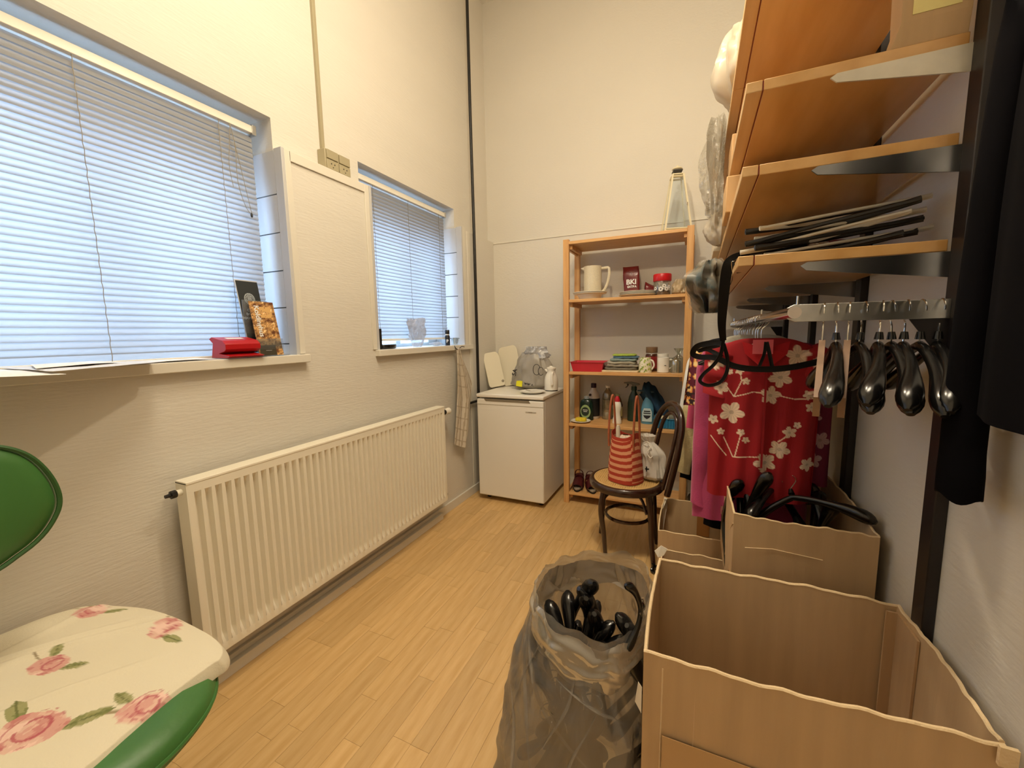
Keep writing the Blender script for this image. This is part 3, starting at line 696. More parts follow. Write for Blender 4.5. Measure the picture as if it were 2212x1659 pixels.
# middle shelf
Z = 1.0162
t = thing('food_tub', 'shallow translucent red plastic tub at the left of middle shelf', 'tub', (-.745, 3.04, Z))
def ring(w, d, z): return [(-w/2,-d/2,z),(w/2,-d/2,z),(w/2,d/2,z),(-w/2,d/2,z)]
TUB = mat('red_tub', (206,44,66), .25, alpha=.93, spec=.6)
def tub(w0, d0, w1, d1, h, th, c, m, parent, name='tub_body'):
    R = [ring(w0,d0,0), ring(w1,d1,h), ring(w1+.012,d1+.012,h), ring(w1+.012,d1+.012,h-.003), ring(w1-2*th,d1-2*th,h-.002), ring(w0-2*th,d0-2*th,th)]
    R = [ring(w0-2*th,d0-2*th,th), ring(w1-2*th,d1-2*th,h), ring(w1+.014,d1+.014,h), ring(w1+.014,d1+.014,h-.004), ring(w1,d1,h-.004), ring(w0,d0,0)]
    mb = MB(); vs = [Vector(p)+Vector(c) for r in R for p in r]; fs = [(3,2,1,0)][:0]+[(0,1,2,3)]
    for i in range(5):
        for k in range(4): fs.append((i*4+k, (i+1)*4+k, (i+1)*4+(k+1) % 4, i*4+(k+1) % 4))
    fs.append((23,22,21,20)); mb.add(vs, fs)
    return put(name, mb, m, parent, bevel=.004)
tub(.215, .15, .245, .18, .072, .002, (-.735, 3.045, Z), TUB, t)
t2 = thing('cutting_board', 'thin pale wooden board lying under the folded cloths', 'board', (-.50, 3.06, Z))
put('board', MB().box(-.625,-.372,2.955,3.16,Z,Z+.014), mat('pale_board', (226,206,166), .6), t2, bevel=.003)
cl_cols = [((120,112,96),'dark grey'),((158,150,134),'grey checked'),((176,170,152),'light grey'),((140,160,156),'grey green'),((96,130,158),'blue'),((176,200,88),'lime green')]
zc = Z+.0145
for k, (cc, nm) in enumerate(cl_cols):
    w = .235-.014*k; d = .17-.008*k; hh = .018 if k < 4 else .012
    a = np.linspace(0, 2*PI, 48, endpoint=False); sup = lambda q, e: np.sign(q)*np.abs(q)**e
    n = 48; V = np.array([0, .25, .5, .75, 1.0]); P = np.zeros((n, 7, 3))
    for j, (sc, zz) in enumerate(((.2, 0), (.93, 0), (1, .3), (1, .7), (.94, 1), (.6, 1), (.02, 1))):
        P[:, j, 0] = -.500+.010*math.sin(k*2.1)+.012*k*.5+w/2*sup(np.cos(a), .4)*sc; P[:, j, 1] = 3.055+d/2*sup(np.sin(a), .4)*sc
        P[:, j, 2] = zc+zz*hh
    wob = .003*np.sin(P[..., 0]*90+k*1.7)*(1 if k < 4 else .4); P[..., 2] += wob*np.array([0,.3,1,1,1,1,1])[None, :]
    P[:, 0, 2] = zc; P[..., 2] = np.maximum(P[..., 2], zc)
    solo('folded_cloth', MB().sheet(P, closeu=True), mat('cloth_'+nm.replace(' ', '_'), cc, .95, var=.2, vs=60, bump=.1, bs=200), nm+' folded cloth, '+['lowest in the shelf stack','second from the bottom of the shelf stack','third from the bottom of the shelf stack','third from the top of the shelf stack','second from the top of the shelf stack','topmost of the shelf stack'][k], 'cloth', (-.5,3.055,zc), group='folded cloths on the middle shelf')
    zc += hh+.0032
# floral cup, coffee jar, mug, glasses
c = (-.330, 3.02, Z)
n_, v_ = 48, 40; A, V = np.meshgrid(np.linspace(0, 2*PI, n_, endpoint=False), np.linspace(0, 1, v_), indexing='ij')
R = .044-.010*V+.006*np.sin(V*3); P = np.stack([c[0]+R*np.cos(A), c[1]+R*np.sin(A), c[2]+.105*V], -1)
f = vnoise(np.cos(A)*2, np.sin(A)*2, V*4, 31, .9); g = vnoise(np.cos(A)*3, np.sin(A)*3, V*5, 37, 1)
col = np.where((f > .12)[..., None], lc(176,190,84), lc(234,228,204)); col = np.where(((f > .2) & (g > .1))[..., None], lc(70,112,58), col)
t = thing('milk_jug', 'small cream jug with green leaf print on the middle shelf', 'jug', c)
put('body', MB().sheet(P, closeu=True, col=col).lathe([(.043,.0005),(0,.0006)], c, 20), mat('printed_ceramic', (255,255,255), .25, attr='Col'), t)
put('handle', MB().tube(spline([(c[0]+.034,c[1]-.012,Z+.088),(c[0]+.052,c[1]-.02,Z+.080),(c[0]+.060,c[1]-.022,Z+.05),(c[0]+.045,c[1]-.015,Z+.022)]), .006, 8), CER, t)
bottle('coffee_jar', 'instant coffee jar with brown cap and red label', (-.30, 3.135, Z), [(0,0),(.040,0),(.043,.004),(.043,.115),(.036,.125)], mat('coffee_glass', (72,36,24), .2), [('label', [(.0436,.02),(.0438,.021),(.0438,.105),(.0436,.106)], mat('red_label', (140,28,28), .5)), ('neck', [(.036,.125),(.036,.132)], CER), ('cap', [(.040,.132),(.041,.134),(.041,.172),(.039,.174),(0,.174)], mat('brown_cap', (128,98,70), .4))], 'jar')
c = (-.212, 3.03, Z)
t = thing('mug', 'plain white mug standing in front of the other cups', 'mug', c)
put('body', MB().lathe([(0,.0),(.036,0),(.040,.003),(.0405,.105),(.038,.105),(.037,.008),(0,.006)], c, 28), CER, t)
put('handle', MB().tube(spline([(c[0]+.038,c[1]+.01,Z+.088),(c[0]+.060,c[1]+.014,Z+.084),(c[0]+.064,c[1]+.014,Z+.05),(c[0]+.038,c[1]+.01,Z+.024)]), .005, 8), CER, t)
put('print_mark', MB().box(c[0]+.010,c[0]+.022,c[1]-.0400,c[1]-.034,Z+.050,Z+.053), INK, t, smooth=0)
c = (-.225, 3.14, Z); solo('mug', MB().lathe([(0,.0),(.036,0),(.040,.003),(.0405,.125),(.038,.125),(.037,.008),(0,.006)], c, 28), CER, 'taller white cup half hidden behind the plain white mug', 'mug', c)
TG = clear_mat('tumbler_glass', (226,230,222), .9, .12, (214,206,186), .06)
for k, (x, y, h, nm) in enumerate(((-.128,3.03,.11,'upturned clear stemless glass nearest the shelf front edge'),(-.118,3.12,.165,'tall square-based clear glass standing behind the others'),(-.168,3.08,.10,'clear tumbler squeezed between the white mug and glasses'))):
    c = (x, y, Z); solo('drinking_glass', MB().lathe([(.036,0),(.0365,h*.5),(.034,h*.75),(.022,h*.88),(.012,h*.93),(.012,h*.97),(.022,h),(0,h)] if k == 0 else ([(.036,0),(.034,h*.6),(.012,h*.72),(.012,h*.8),(.034,h*.98),(.034,h),(0,h)] if k == 1 else [(0,0),(.026,0),(.031,h),(.029,h),(.024,.008),(0,.008)]), c, 24), TG, nm, 'glass', c)
# lower shelf
Z = .6272
c = (-.790, 3.0, Z); plate('small white saucer holding a yellow sponge', c, .075, CER, .012)
mb = MB().box(-.825,-.748,2.965,3.035,0,0)
mb = MB(); P = pack(None, .085, .055, .026, 61, None)
a = np.linspace(0, 2*PI, 40, endpoint=False); P = np.zeros((40, 6, 3))
for j, (sc, zz) in enumerate(((.02,0),(.9,0),(1,.25),(1,.75),(.9,1),(.02,1.05))):
    P[:, j] = np.stack([-.788+.042*np.sign(np.cos(a))*np.abs(np.cos(a))**.5*sc, 3.0+.026*np.sign(np.sin(a))*np.abs(np.sin(a))**.5*sc, Z+.0085+.024*zz+0*a], -1)
solo('sponge', MB().sheet(P, closeu=True), mat('yellow_sponge', (236,208,52), .95, var=.2, vs=120, bump=.5, bs=200), 'yellow sponge lying on the small saucer', 'sponge', (-.788,3.0,Z+.0085))
DG = mat('dark_green_bottle', (18,44,34), .25, alpha=.96)
def oval_label(parent, x, y, z, w, h, m, d=.001):
    mb = MB(); mb.add([(x+w/2*math.cos(a), y, z+h/2*math.sin(a)) for a in np.linspace(0, 2*PI, 20, endpoint=False)], [tuple(range(20))]); return put('label', mb, m, parent, smooth=0)
t = bottle('soap_bottle', 'dark green dish soap bottle with round leafy label on lower shelf', (-.770, 3.095, Z), [(0,0),(.050,0),(.055,.005),(.052,.08),(.050,.13),(.040,.155),(.020,.165)], DG, [('cap', [(.018,.165),(.018,.182),(.012,.186),(0,.186)], mat('grey_cap', (150,160,166), .4))], sx=1, sy=.55)
oval_label(t, -.770, 3.0645, Z+.070, .080, .105, mat('leaf_label', (150,176,120), .5)); oval_label(t, -.772, 3.0635, Z+.070, .062, .070, mat('dark_oval', (34,50,44), .5)); put('print_lines', MB().box(-.79,-.752,3.0625,3.063,Z+.08,Z+.084).box(-.785,-.757,3.0625,3.063,Z+.068,Z+.072), WHT, t, smooth=0)
t = bottle('detergent_bottle', 'white bottle with dark purple cap and black label behind the green one', (-.735, 3.185, Z), [(0,0),(.045,0),(.048,.005),(.048,.165),(.038,.20),(.018,.235),(.016,.245)], mat('white_hdpe', (214,206,196), .4), [('label', [(.0488,.02),(.049,.021),(.049,.160),(.0488,.161)], mat('black_label_2', (26,30,32), .5)), ('cap', [(.021,.243),(.021,.275),(.018,.278),(0,.278)], mat('purple_cap', (48,24,52), .4))])
put('print_dot', MB().tube([(-.752,3.144,Z+.19),(-.752,3.135,Z+.19)], .010, 12), INK, t)
PETM = clear_mat('cloudy_bottle', (214,206,186), .4, .32, (206,196,170), .15)
t = bottle('water_bottle', 'clear ribbed plastic bottle with white cap in the lower shelf row', (-.625, 3.19, Z), [(0,0),(.040,0),(.042,.006),(.042,.05),(.039,.055),(.042,.06),(.042,.16),(.040,.19),(.022,.225),(.014,.235),(.014,.245)], PETM, [('cap', [(.017,.245),(.017,.262),(0,.264)], CER), ('band', [(.0425,.155),(.0425,.158)], DARK), ('liquid', [(0,.004),(.036,.004),(.036,.075),(0,.076)], mat('milky_liquid', (214,206,188), .5))])
bottle('cleaner_bottle', 'pale translucent cleaner bottle with brown-topped label behind the white one', (-.545, 3.18, Z), [(0,0),(.034,0),(.036,.005),(.036,.12),(.024,.165),(.014,.185)], PETM, [('label', [(.0366,.03),(.0367,.031),(.0367,.105),(.0366,.106)], mat('cream_label', (206,196,140), .5)), ('label_top', [(.0368,.105),(.0368,.122)], mat('brown_label_top', (84,40,34), .5)), ('cap', [(.017,.185),(.017,.20),(0,.202)], mat('green_cap', (176,182,140), .4))])
t = bottle('toilet_cleaner', 'curved white bottle with red cap near front of lower shelf', (-.525, 3.035, Z), [(0,0),(.032,0),(.034,.004),(.032,.03),(.025,.06),(.024,.09),(.030,.115),(.031,.135),(.026,.158),(.018,.168)], WHITEP, [('cap', [(.021,.166),(.021,.178),(.013,.198),(.009,.206),(0,.207)], mat('red_cap', (196,32,50), .35))], sx=1, sy=.8)
def spray(label, c, h, m, capm, trigm, lab=None, flip=-1):
    t = bottle('spray_bottle', label, c, [(0,0),(.044,0),(.046,.005),(.045,h*.45),(.036,h*.62),(.018,h*.76),(.016,h*.80)], m, [('collar', [(.020,h*.78),(.021,h*.79),(.020,h*.88),(.014,h*.89)], capm)], sx=1, sy=.65)
    f = flip; x, y, z = c
    put('nozzle_head', MB().prism([(x+f*.075,z+h*.955),(x+f*.075,z+h*.985),(x+f*.02,z+h),(x-f*.035,z+h*.965),(x-f*.045,z+h*.93),(x-f*.012,z+h*.905),(x-f*.012,z+h*.88),(x+f*.012,z+h*.88),(x+f*.015,z+h*.935)], (y-.011, y+.011)), trigm, t, bevel=.003)
    put('trigger', MB().prism([(x+f*.040,z+h*.95),(x+f*.054,z+h*.95),(x+f*.050,z+h*.90),(x+f*.066,z+h*.84),(x+f*.056,z+h*.845),(x+f*.040,z+h*.905)], (y-.007, y+.007)), DARK, t, bevel=.002)
    return t
t = spray('dark green spray bottle with grey trigger behind the tote handles', (-.425, 3.175, Z), .30, mat('green_spray', (36,60,48), .3), mat('green_collar', (10,50,38), .4), mat('grey_trigger', (110,110,98), .4))
t = spray('light blue spray bottle with black and white label', (-.318, 3.115, Z), .25, mat('blue_spray', (92,150,180), .3, alpha=.95), mat('blue_collar', (40,80,110), .4), mat('blue_trigger', (46,78,96), .4))
put('label', MB().prism([(-.352,Z+.02),(-.284,Z+.02),(-.284,Z+.09),(-.295,Z+.118),(-.340,Z+.118),(-.352,Z+.09)], (3.083, 3.0845)), mat('pale_label', (190,212,216), .5), t, smooth=0)
put('label_mark', MB().prism([(-.345,Z+.066),(-.291,Z+.066),(-.300,Z+.05),(-.318,Z+.038),(-.336,Z+.05)], (3.0815, 3.0825)).box(-.343,-.293,3.0815,3.0825,Z+.078,Z+.085).box(-.340,-.296,3.0815,3.0825,Z+.092,Z+.100), mat('dark_mark', (30,34,44), .5), t, smooth=0)
# blue cloth draped over the spray
BLUC = mat('blue_rag', (26,62,92), .9, var=.35, vs=14, bump=.3, bs=40)
n, k_ = 60, 30; U, V = np.meshgrid(np.linspace(0, 1, n), np.linspace(0, 1, k_), indexing='ij')
X_ = -.345+.20*U**1.25; Zt = .905-.03*U-.26*U**2.2; wdt = .028+.030*np.sin(U*PI)+.03*U
Y_ = 3.135+.05*np.sin(V*PI*2+U*3)*.4+.02*U; Z_ = Zt+(V-.75)*(.10+.08*np.sin(U*PI)+.03*U)+.006*np.sin(U*25+V*9)
Z_ = np.maximum(Z_, Z+.003)
X_ = X_-.03*(1-V)*(1-U)
P = np.stack([X_, Y_-.03*np.sin(V*PI), Z_], -1)
solo('blue_cloth', MB().sheet(P, thick=.004), BLUC, 'dark blue cloth draped over the light blue spray bottle', 'cloth', (-.28,3.13,.75), smooth=70)
t = thing('basket', 'light blue plastic basket of odds and ends on lower shelf', 'basket', (-.175, 3.05, Z))
BLP = mat('blue_basket', (44,130,176), .4, alpha=.9)
mb = MB(); w_, d_, h_ = .15, .17, .075; bc = (-.168, 3.06)
tub(.15, .15, .17, .17, .072, .002, (-.170, 3.055, Z), BLP, t, 'basket_shell')
for k in range(9): put('basket_rib', MB().box(-.252+k*.019,-.2455+k*.019,2.966,2.972,Z+.008,Z+.064, Matrix.Identity(4)), BLP, t, smooth=0)
for (x, y, z, s_, cc, nm) in ((-.20,3.04,.085,.035,(206,196,160),'crumpled beige packet in the blue basket'),(-.14,3.08,.095,.042,(120,122,112),'grey rag bundle in the blue basket'),(-.135,3.02,.080,.022,(236,224,130),'yellow and white carton in the blue basket')):
    P = pack(None, s_*2, s_*1.4, s_*2.2, int(s_*1000), None)+np.array((x, y, Z+.003)); solo('packet' if s_ < .04 else 'rag', MB().sheet(P, closeu=True), mat('bk_'+nm[:5], cc, .8, var=.2, vs=30), nm, 'packet' if s_ < .04 else 'rag', (x, y, Z+.003))
# sandals
Z = .0872
MAR = mat('maroon_leather', (78,20,26), .4, var=.2, vs=20); SOLE = mat('sandal_sole', (168,156,140), .8); SOLED = mat('dark_sole', (30,24,24), .7)
def sandal(label, loc, rz):
    t = thing('sandal', label, 'sandal', loc, rz)
    def outl(sc): return [(.04*sc*math.cos(a)*(1+.12*math.sin(a)), .115*sc*math.sin(a)) for a in np.linspace(0, 2*PI, 28, endpoint=False)]
    def slab(z0, z1, sc):
        mb = MB(); o = outl(sc); n = len(o); return mb.add([(x, y, z) for z in (z0, z1) for x, y in o], [tuple(range(n-1,-1,-1)), tuple(range(n, 2*n))]+[(i, (i+1) % n, n+(i+1) % n, n+i) for i in range(n)])
    put('outsole', slab(0, .014, 1), SOLED, t, world=False); put('midsole', slab(.014, .026, .98), SOLE, t, world=False)
    n = 24; A, V = np.meshgrid(np.linspace(0, PI, n), np.linspace(0, 1, 12), indexing='ij')
    P = np.stack([.040*np.cos(A), -.10+.10*V, .024+(.030+.026*V)*np.sin(A)**.7], -1); put('toe_band', MB().sheet(P, thick=.003), MAR, t, world=False)
    P = np.stack([.038*np.cos(A), .03+.030*V+0*A, .024+.065*np.sin(A)**.7], -1); put('instep_strap', MB().sheet(P, thick=.003), MAR, t, world=False)
    a = np.linspace(-.2, PI+.2, n); A, V = np.meshgrid(a, np.linspace(0, 1, 8), indexing='ij')
    P = np.stack([.036*np.cos(A), .05+.055*np.sin(A), .035+.045*V], -1); put('heel_counter', MB().sheet(P, thick=.003), MAR, t, world=False)
    put('ankle_strap', MB().tube(spline([(.035,.05,.075),(.025,.035,.118),(0,.028,.132),(-.025,.035,.118),(-.035,.05,.075)]), .005, 8, flat=.5), MAR, t, world=False)
    return t
sandal('maroon leather sandal at the left post on the bottom shelf', (-.822, 3.06, Z), math.radians(8))
sandal('maroon leather sandal turned sideways beside its mate on bottom shelf', (-.722, 3.06, Z), math.radians(22))
# lantern
Z = 1.9532
LMET = mat('ivory_lantern_metal', (226,216,184), .4); LDK = mat('lantern_vent', (46,44,42), .5)
t = thing('lantern', 'tall ivory pyramid lantern with glass sides on the bookcase top', 'lantern', (-.165, 3.075, Z))
lc_ = Vector((-.160, 3.085, Z)); hb, ht, hh = .082, .032, .375; RR = Matrix.Rotation(math.radians(14), 4, 'Z')
def Lp(x, y, z): return lc_+RR @ Vector((x, y, z))
def lev(z): return hb+(ht-hb)*((z-.012)/hh)
put('base', MB().box(-hb-.008,hb+.008,-hb-.008,hb+.008,0,.012,Matrix.Translation(lc_) @ RR), LMET, t, bevel=.002)
cs = [(-1,-1),(1,-1),(1,1),(-1,1)]
for sx_, sy_ in cs:
    put('corner_bar', MB().tube([Lp(sx_*lev(.012),sy_*lev(.012),.012), Lp(sx_*lev(hh),sy_*lev(hh),hh)], .0075, 4), LMET, t)
for k in range(4):
    (ax, ay), (b_x, b_y) = cs[k], cs[(k+1) % 4]
    for z in (.020, hh-.012):
        l = lev(z); put('cross_bar', MB().tube([Lp(ax*l,ay*l,z), Lp(b_x*l,b_y*l,z)], .0065, 4), LMET, t)
    g = .93; put('glass_pane', MB().add([Lp(ax*lev(.02)*g,ay*lev(.02)*g,.02),Lp(b_x*lev(.02)*g,b_y*lev(.02)*g,.02),Lp(b_x*lev(hh-.01)*g,b_y*lev(hh-.01)*g,hh-.01),Lp(ax*lev(hh-.01)*g,ay*lev(hh-.01)*g,hh-.01)], [(0,1,2,3)]), GLASS, t, smooth=0)
put('door_clasp', MB().lathe([(0,0),(.005,0),(.006,.012),(0,.014)], tuple(Lp(hb*.62,-hb*.95,.17)), 10), CHROME, t)
put('cap_plate', MB().box(-.036,.036,-.036,.036,hh,hh+.008,Matrix.Translation(lc_) @ RR), LMET, t, bevel=.002)
put('vent', MB().lathe([(.030,hh+.008),(.042,hh+.028),(.042,hh+.032),(.0,hh+.033)], tuple(lc_), 4, a0=math.radians(59)), LDK, t, smooth=0)
put('finial', MB().lathe([(.022,hh+.033),(.034,hh+.042),(.030,hh+.050),(.010,hh+.060),(.004,hh+.068),(0,hh+.070)], tuple(lc_), 20), LMET, t)
put('ring', MB().tube([Lp(.030+.016*math.cos(a), .0, hh-.002+.016*math.sin(a)) for a in np.linspace(0, 2*PI, 20, endpoint=False)], .002, 6, closed=True), LMET, t)

# ================================================================== RIGHT WALL: uprights, brackets, shelves
RACKZ0, RACKZ1 = .30, 2.60
t = thing('shelf_rack', 'dark wall uprights with grey steel brackets along the right wall', 'rack', (.48, 2.0, RACKZ0))
PY = (1.14, 1.695, 2.30, 2.93)
SLOT = mat('upright_slot', (8,7,8), .8)
for y in PY:
    put('upright', MB().box(.468, XR, y-.024, y+.024, .06 if y < 1.2 else RACKZ0, RACKZ1), POSTM, t, bevel=.002)
SZ = (1.479, 1.686, 1.871, 2.155)            # top faces of the four shelf tiers
BRW = mat('white_bracket', (214,208,192), .35, .3, var=.12, vs=18); BRD = mat('steel_bracket', (150,152,156), .22, 1, var=.2, vs=14)
for zi, zt in enumerate(SZ):
    for yi, y in enumerate(PY):
        z1 = zt-.026; xe = (.223, .232, .255, .25)[zi]
        prof = [(.468, z1), (xe, z1-.001), (xe-.012, z1-.008), (xe, z1-.019), (.468, z1-.052)]
        put('bracket', MB().prism(prof, (y+.019, y+.023)), BRW if zi == 2 else BRD, t, smooth=0)
# shelf boards: a board with an edge strip in front; three boards end to end per tier
def shelf_board(label, zt, ya, yb, xf, group):
    t = thing('shelf_board', label, 'shelf', (.27, (ya+yb)/2, zt-.024), 0, group)
    put('board', MB().box(xf+.036, .466, ya, yb, zt-.024, zt), BIRCH, t, bevel=.0015)
    put('edge_strip', MB().box(xf, xf+.0335, ya, yb, zt-.024, zt), BIRCHL, t, bevel=.002)
    put('joint', MB().box(xf+.0335, xf+.036, ya+.001, yb-.001, zt-.0225, zt-.002), GROOVE, t, smooth=0)
ends = {0: (1.168, 3.05), 1: (1.168, 3.12), 2: (1.168, 3.05), 3: (1.05, 1.73, 2.50, 3.20)}
tier = ['lowest', 'second', 'third', 'top']
for k, zt in enumerate(SZ):
    e = ends[k]
    for i in range(len(e)-1):
        where = ['nearest the camera', 'in the middle of the row', 'farthest, by the back wall'][i] if len(e) > 2 else 'running the full length'
        g = None
        shelf_board(f'varnished board of the {tier[k]} right-wall shelf tier, {where}', zt, e[i]+.001, e[i+1]-.001, .084, g)
put_clip = put
# cardboard box on the third tier near the upright
t = thing('carton', 'brown carton with pale label standing on the third shelf tier', 'box', (.41, 1.19, SZ[2]+.0005))
mb = MB(); z = SZ[2]+.0005
mb.add([(.345,1.172,z),(.464,1.172,z),(.464,1.215,z),(.345,1.215,z),(.357,1.165,z+.042),(.464,1.165,z+.042),(.464,1.222,z+.042),(.357,1.222,z+.042),(.352,1.165,z+.24),(.464,1.165,z+.24),(.464,1.222,z+.24),(.352,1.222,z+.24)],
  [(3,2,1,0),(0,1,5,4),(1,2,6,5),(2,3,7,6),(3,0,4,7),(4,5,9,8),(5,6,10,9),(6,7,11,10),(7,4,8,11),(8,9,10,11)])
put('carton_body', mb, CARD, t, smooth=0, bevel=.001)
put('label', MB().box(.3735, .447, 1.1635, 1.1648, z+.053, z+.17), mat('pale_label_paper', (236,222,150), .8, bump=.3, bs=40), t, smooth=0)

# things stacked on and hanging over the shelves at the far end
WB = mat('white_plastic_bag', (218,208,190), .35, spec=.6, translucent=.3)
def blob(name, label, cat, c, r, h, m, seed, amp=.25, sx=1, sy=1, floor=None, n=44, nv=26, clipx=None, part_name=None):
    P = crumple(n, lambda v: r*np.clip(np.sin(np.clip(v, .0, 1)*PI*.93+.12), .02, 1)**.55, lambda v: h*v, c, seed, amp, nv, sx, sy)
    if floor is not None: P[..., 2] = np.maximum(P[..., 2], floor)
    if clipx: P[..., 0] = np.clip(P[..., 0], *clipx)
    return solo(name, MB().sheet(P, closeu=True), m, label, cat, c, smooth=55)
def drape(name, label, cat, c, wy, htop, drop, xin, xout, m, seed, n=40, clear=False):
    """soft bag lying on a shelf whose front bulges over the edge and hangs down"""
    U, V = np.meshgrid(np.linspace(0, 2*PI, n, endpoint=False), np.linspace(0, 1, 34), indexing='ij')
    cx = (xin+xout)/2; 
    return None
blob('pillow_bag', 'white wrapped bundle hanging over the edge of the top shelf', 'bag', (.112, 1.90, SZ[3]+.001), .092, .26, WB, 51, .25, .95, 2.1, SZ[3]+.001)
P = crumple(40, lambda v: .034+.020*np.sin(v*PI)+.006*np.sin(v*9), lambda v: -.40*v, (.050, 2.10, SZ[3]+.05), 53, .75, 40, .75, 1.5)
P[..., 0] = np.minimum(P[..., 0], .080)
solo('plastic_bag', MB().sheet(P, closeu=True), clear_mat('clear_crinkled_film', (240,240,238), .1, .34, (206,198,180), .28, .5, 40, fm=.3), 'clear crinkled bag dangling from the edge of the top shelf', 'bag', (.05,2.10,2.0), smooth=60)
solo('pale_carton', MB().box(.095, .30, 1.86, 2.10, SZ[2]+.0005, SZ[2]+.17), mat('tan_carton', (206,166,118), .7, var=.1), 'tan carton behind the clear bag on the third shelf tier', 'box', (.2, 2.0, SZ[2]), bevel=.003)
solo('pale_carton', MB().box(.055, .30, 2.30, 2.55, SZ[1]+.0005, SZ[1]+.13), mat('pale_box', (232,222,200), .7), 'cream box sticking out over the second shelf tier', 'box', (.2,2.4,SZ[1]), bevel=.003)
blob('white_bag', 'crumpled white bag spilling over the second shelf tier', 'bag', (.080, 2.16, SZ[1]+.001), .062, .16, WB, 55, .35, 1.0, 1.5, SZ[1]+.001)
solo('small_carton', MB().box(.070, .20, 1.58, 1.78, SZ[1]+.0005, SZ[1]+.115), mat('tan_carton_2', (216,176,124), .7, var=.1), 'small tan carton at the front of the second shelf tier', 'box', (.13,1.68,SZ[1]), bevel=.003)
# clear bag of blue-grey cloth over the lowest tier
BG_ = mat('blue_grey_fabric', (74,96,106), .95, c2=(150,138,120), vs=9, spec=.1)
P = crumple(40, lambda v: .035+.055*np.sin(v*PI)**.7, lambda v: .22*(1-v), (.040, 2.02, SZ[0]-.10), 61, .6, 34, .8, 1.6); P[..., 0] = np.where(P[..., 2] < SZ[0]+.002, np.minimum(P[..., 0], .081), P[..., 0])
t = thing('clear_bag', 'clear bag of blue-grey cloth bulging over the lowest shelf tier', 'bag', (.04, 2.02, SZ[0]+.02))
put('cloth_bundle', MB().sheet(P, closeu=True), BG_, t, smooth=60)
Q = P.copy(); Q[..., 0] = .04+(Q[..., 0]-.04)*1.14; Q[..., 1] = 2.02+(Q[..., 1]-2.02)*1.14; Q[..., 2] += .006*np.sin(Q[..., 1]*60); Q[..., 0] = np.where(Q[..., 2] < SZ[0]+.002, np.minimum(Q[..., 0], .0825), Q[..., 0])
put('clear_skin', MB().sheet(Q, closeu=True), clear_mat('clear_film_2', (246,244,240), 0, .08, (206,198,180), .4, fm=.12), t, smooth=60)
blob('tan_bundle', 'tan cloth bundle in a bag behind the blue-grey one', 'bundle', (.115, 2.20, SZ[0]+.001), .075, .13, mat('tan_cloth', (176,156,122), .9, var=.3, vs=16), 63, .3, 1.0, 1.5, SZ[0]+.001)

# ------------------------------------------------------------------ hangers
def hook_pts(r=.020, drop=.085):
    a = np.linspace(-.55, PI+.15, 18); pts = [(r*math.cos(q), 0, -r-.002+r*math.sin(q)+.0) for q in a]
    pts = pts[::-1]                                   # start at left tip, over the rail, down right
    pts = pts + [(r*.55, 0, -r*2.0), (0, 0, -r*2.7), (0, 0, -drop)]
    return [Vector(p) for p in pts]
def make_hanger(m, arm=.205, fat=1., slope=.42, name='hanger_body', wire=.0017, style='moulded', drop=.088):
    """unlinked pair of meshes: wire hook and body; the rail touches the origin"""
    hk = MB().tube(spline(hook_pts(drop=drop), 3), wire, 6).mesh('hook', CHROME)
    mb = MB()
    if style == 'moulded':
        pts = []; rs = []; 
        for s_ in [-1,-.99,-.965,-.93,-.88,-.82]+[k/12 for k in range(-9, 10)]+[.82,.88,.93,.965,.99,1]:
            x = arm*s_; z = -drop-.008-abs(s_)**1.15*arm*slope*1.15-.02*abs(s_)**5; end = max(.08, 1-max(0, (abs(s_)-.86)/.14)**2)**.5
            pts.append((x, .028*abs(s_)**2, z)); rs.append(fat*end*(.0115+.009*abs(s_)**2+.005*max(0, min(1, (abs(s_)-.55)/.25))))
        mb.tube(pts, rs, 12, flat=.85, upv=(0,0,1))
        mb.lathe([(.010*fat,.004),(.0075,.012),(.006,.020),(0,.021)], (0,0,-drop), 12)
    elif style == 'board':
        mb.prism([(-arm, -drop-.15), (arm, -drop-.15), (arm, -drop-.11), (0, -drop+.004), (-arm, -drop-.11)], (-.006, .006))
    else:
        pts = [(arm*s_, 0, -drop-.006-abs(s_)*arm*slope-.01*abs(s_)**4) for s_ in np.linspace(-1, 1, 17)]
        mb.tube(pts, .0055*fat, 8, flat=.55 if style == 'flat' else 1.); mb.tube([pts[0], (0,0,pts[0][2]-.004), pts[-1]], .0035*fat, 6)
    return hk, mb.mesh(name, m)
HB = make_hanger(BLACKP, .195, .86); HT = make_hanger(DARK, .19, 1, .36, style='flat'); 
GHOST = mat('light_wood_hanger', (128,92,58), .45, var=.15, vs=12)
HWD = make_hanger(GHOST, .13, .9, .34, style='board')
def hanger(meshes, label, loc, rot=(0,0,0), group=None, name='clothes_hanger'):
    t = thing(name, label, 'hanger', loc, 0, group); t.rotation_euler = rot
    for nm, me in zip(('hook', 'body'), meshes):
        o = bpy.data.objects.new(nm, me); C.objects.link(o); o.parent = t
    return t

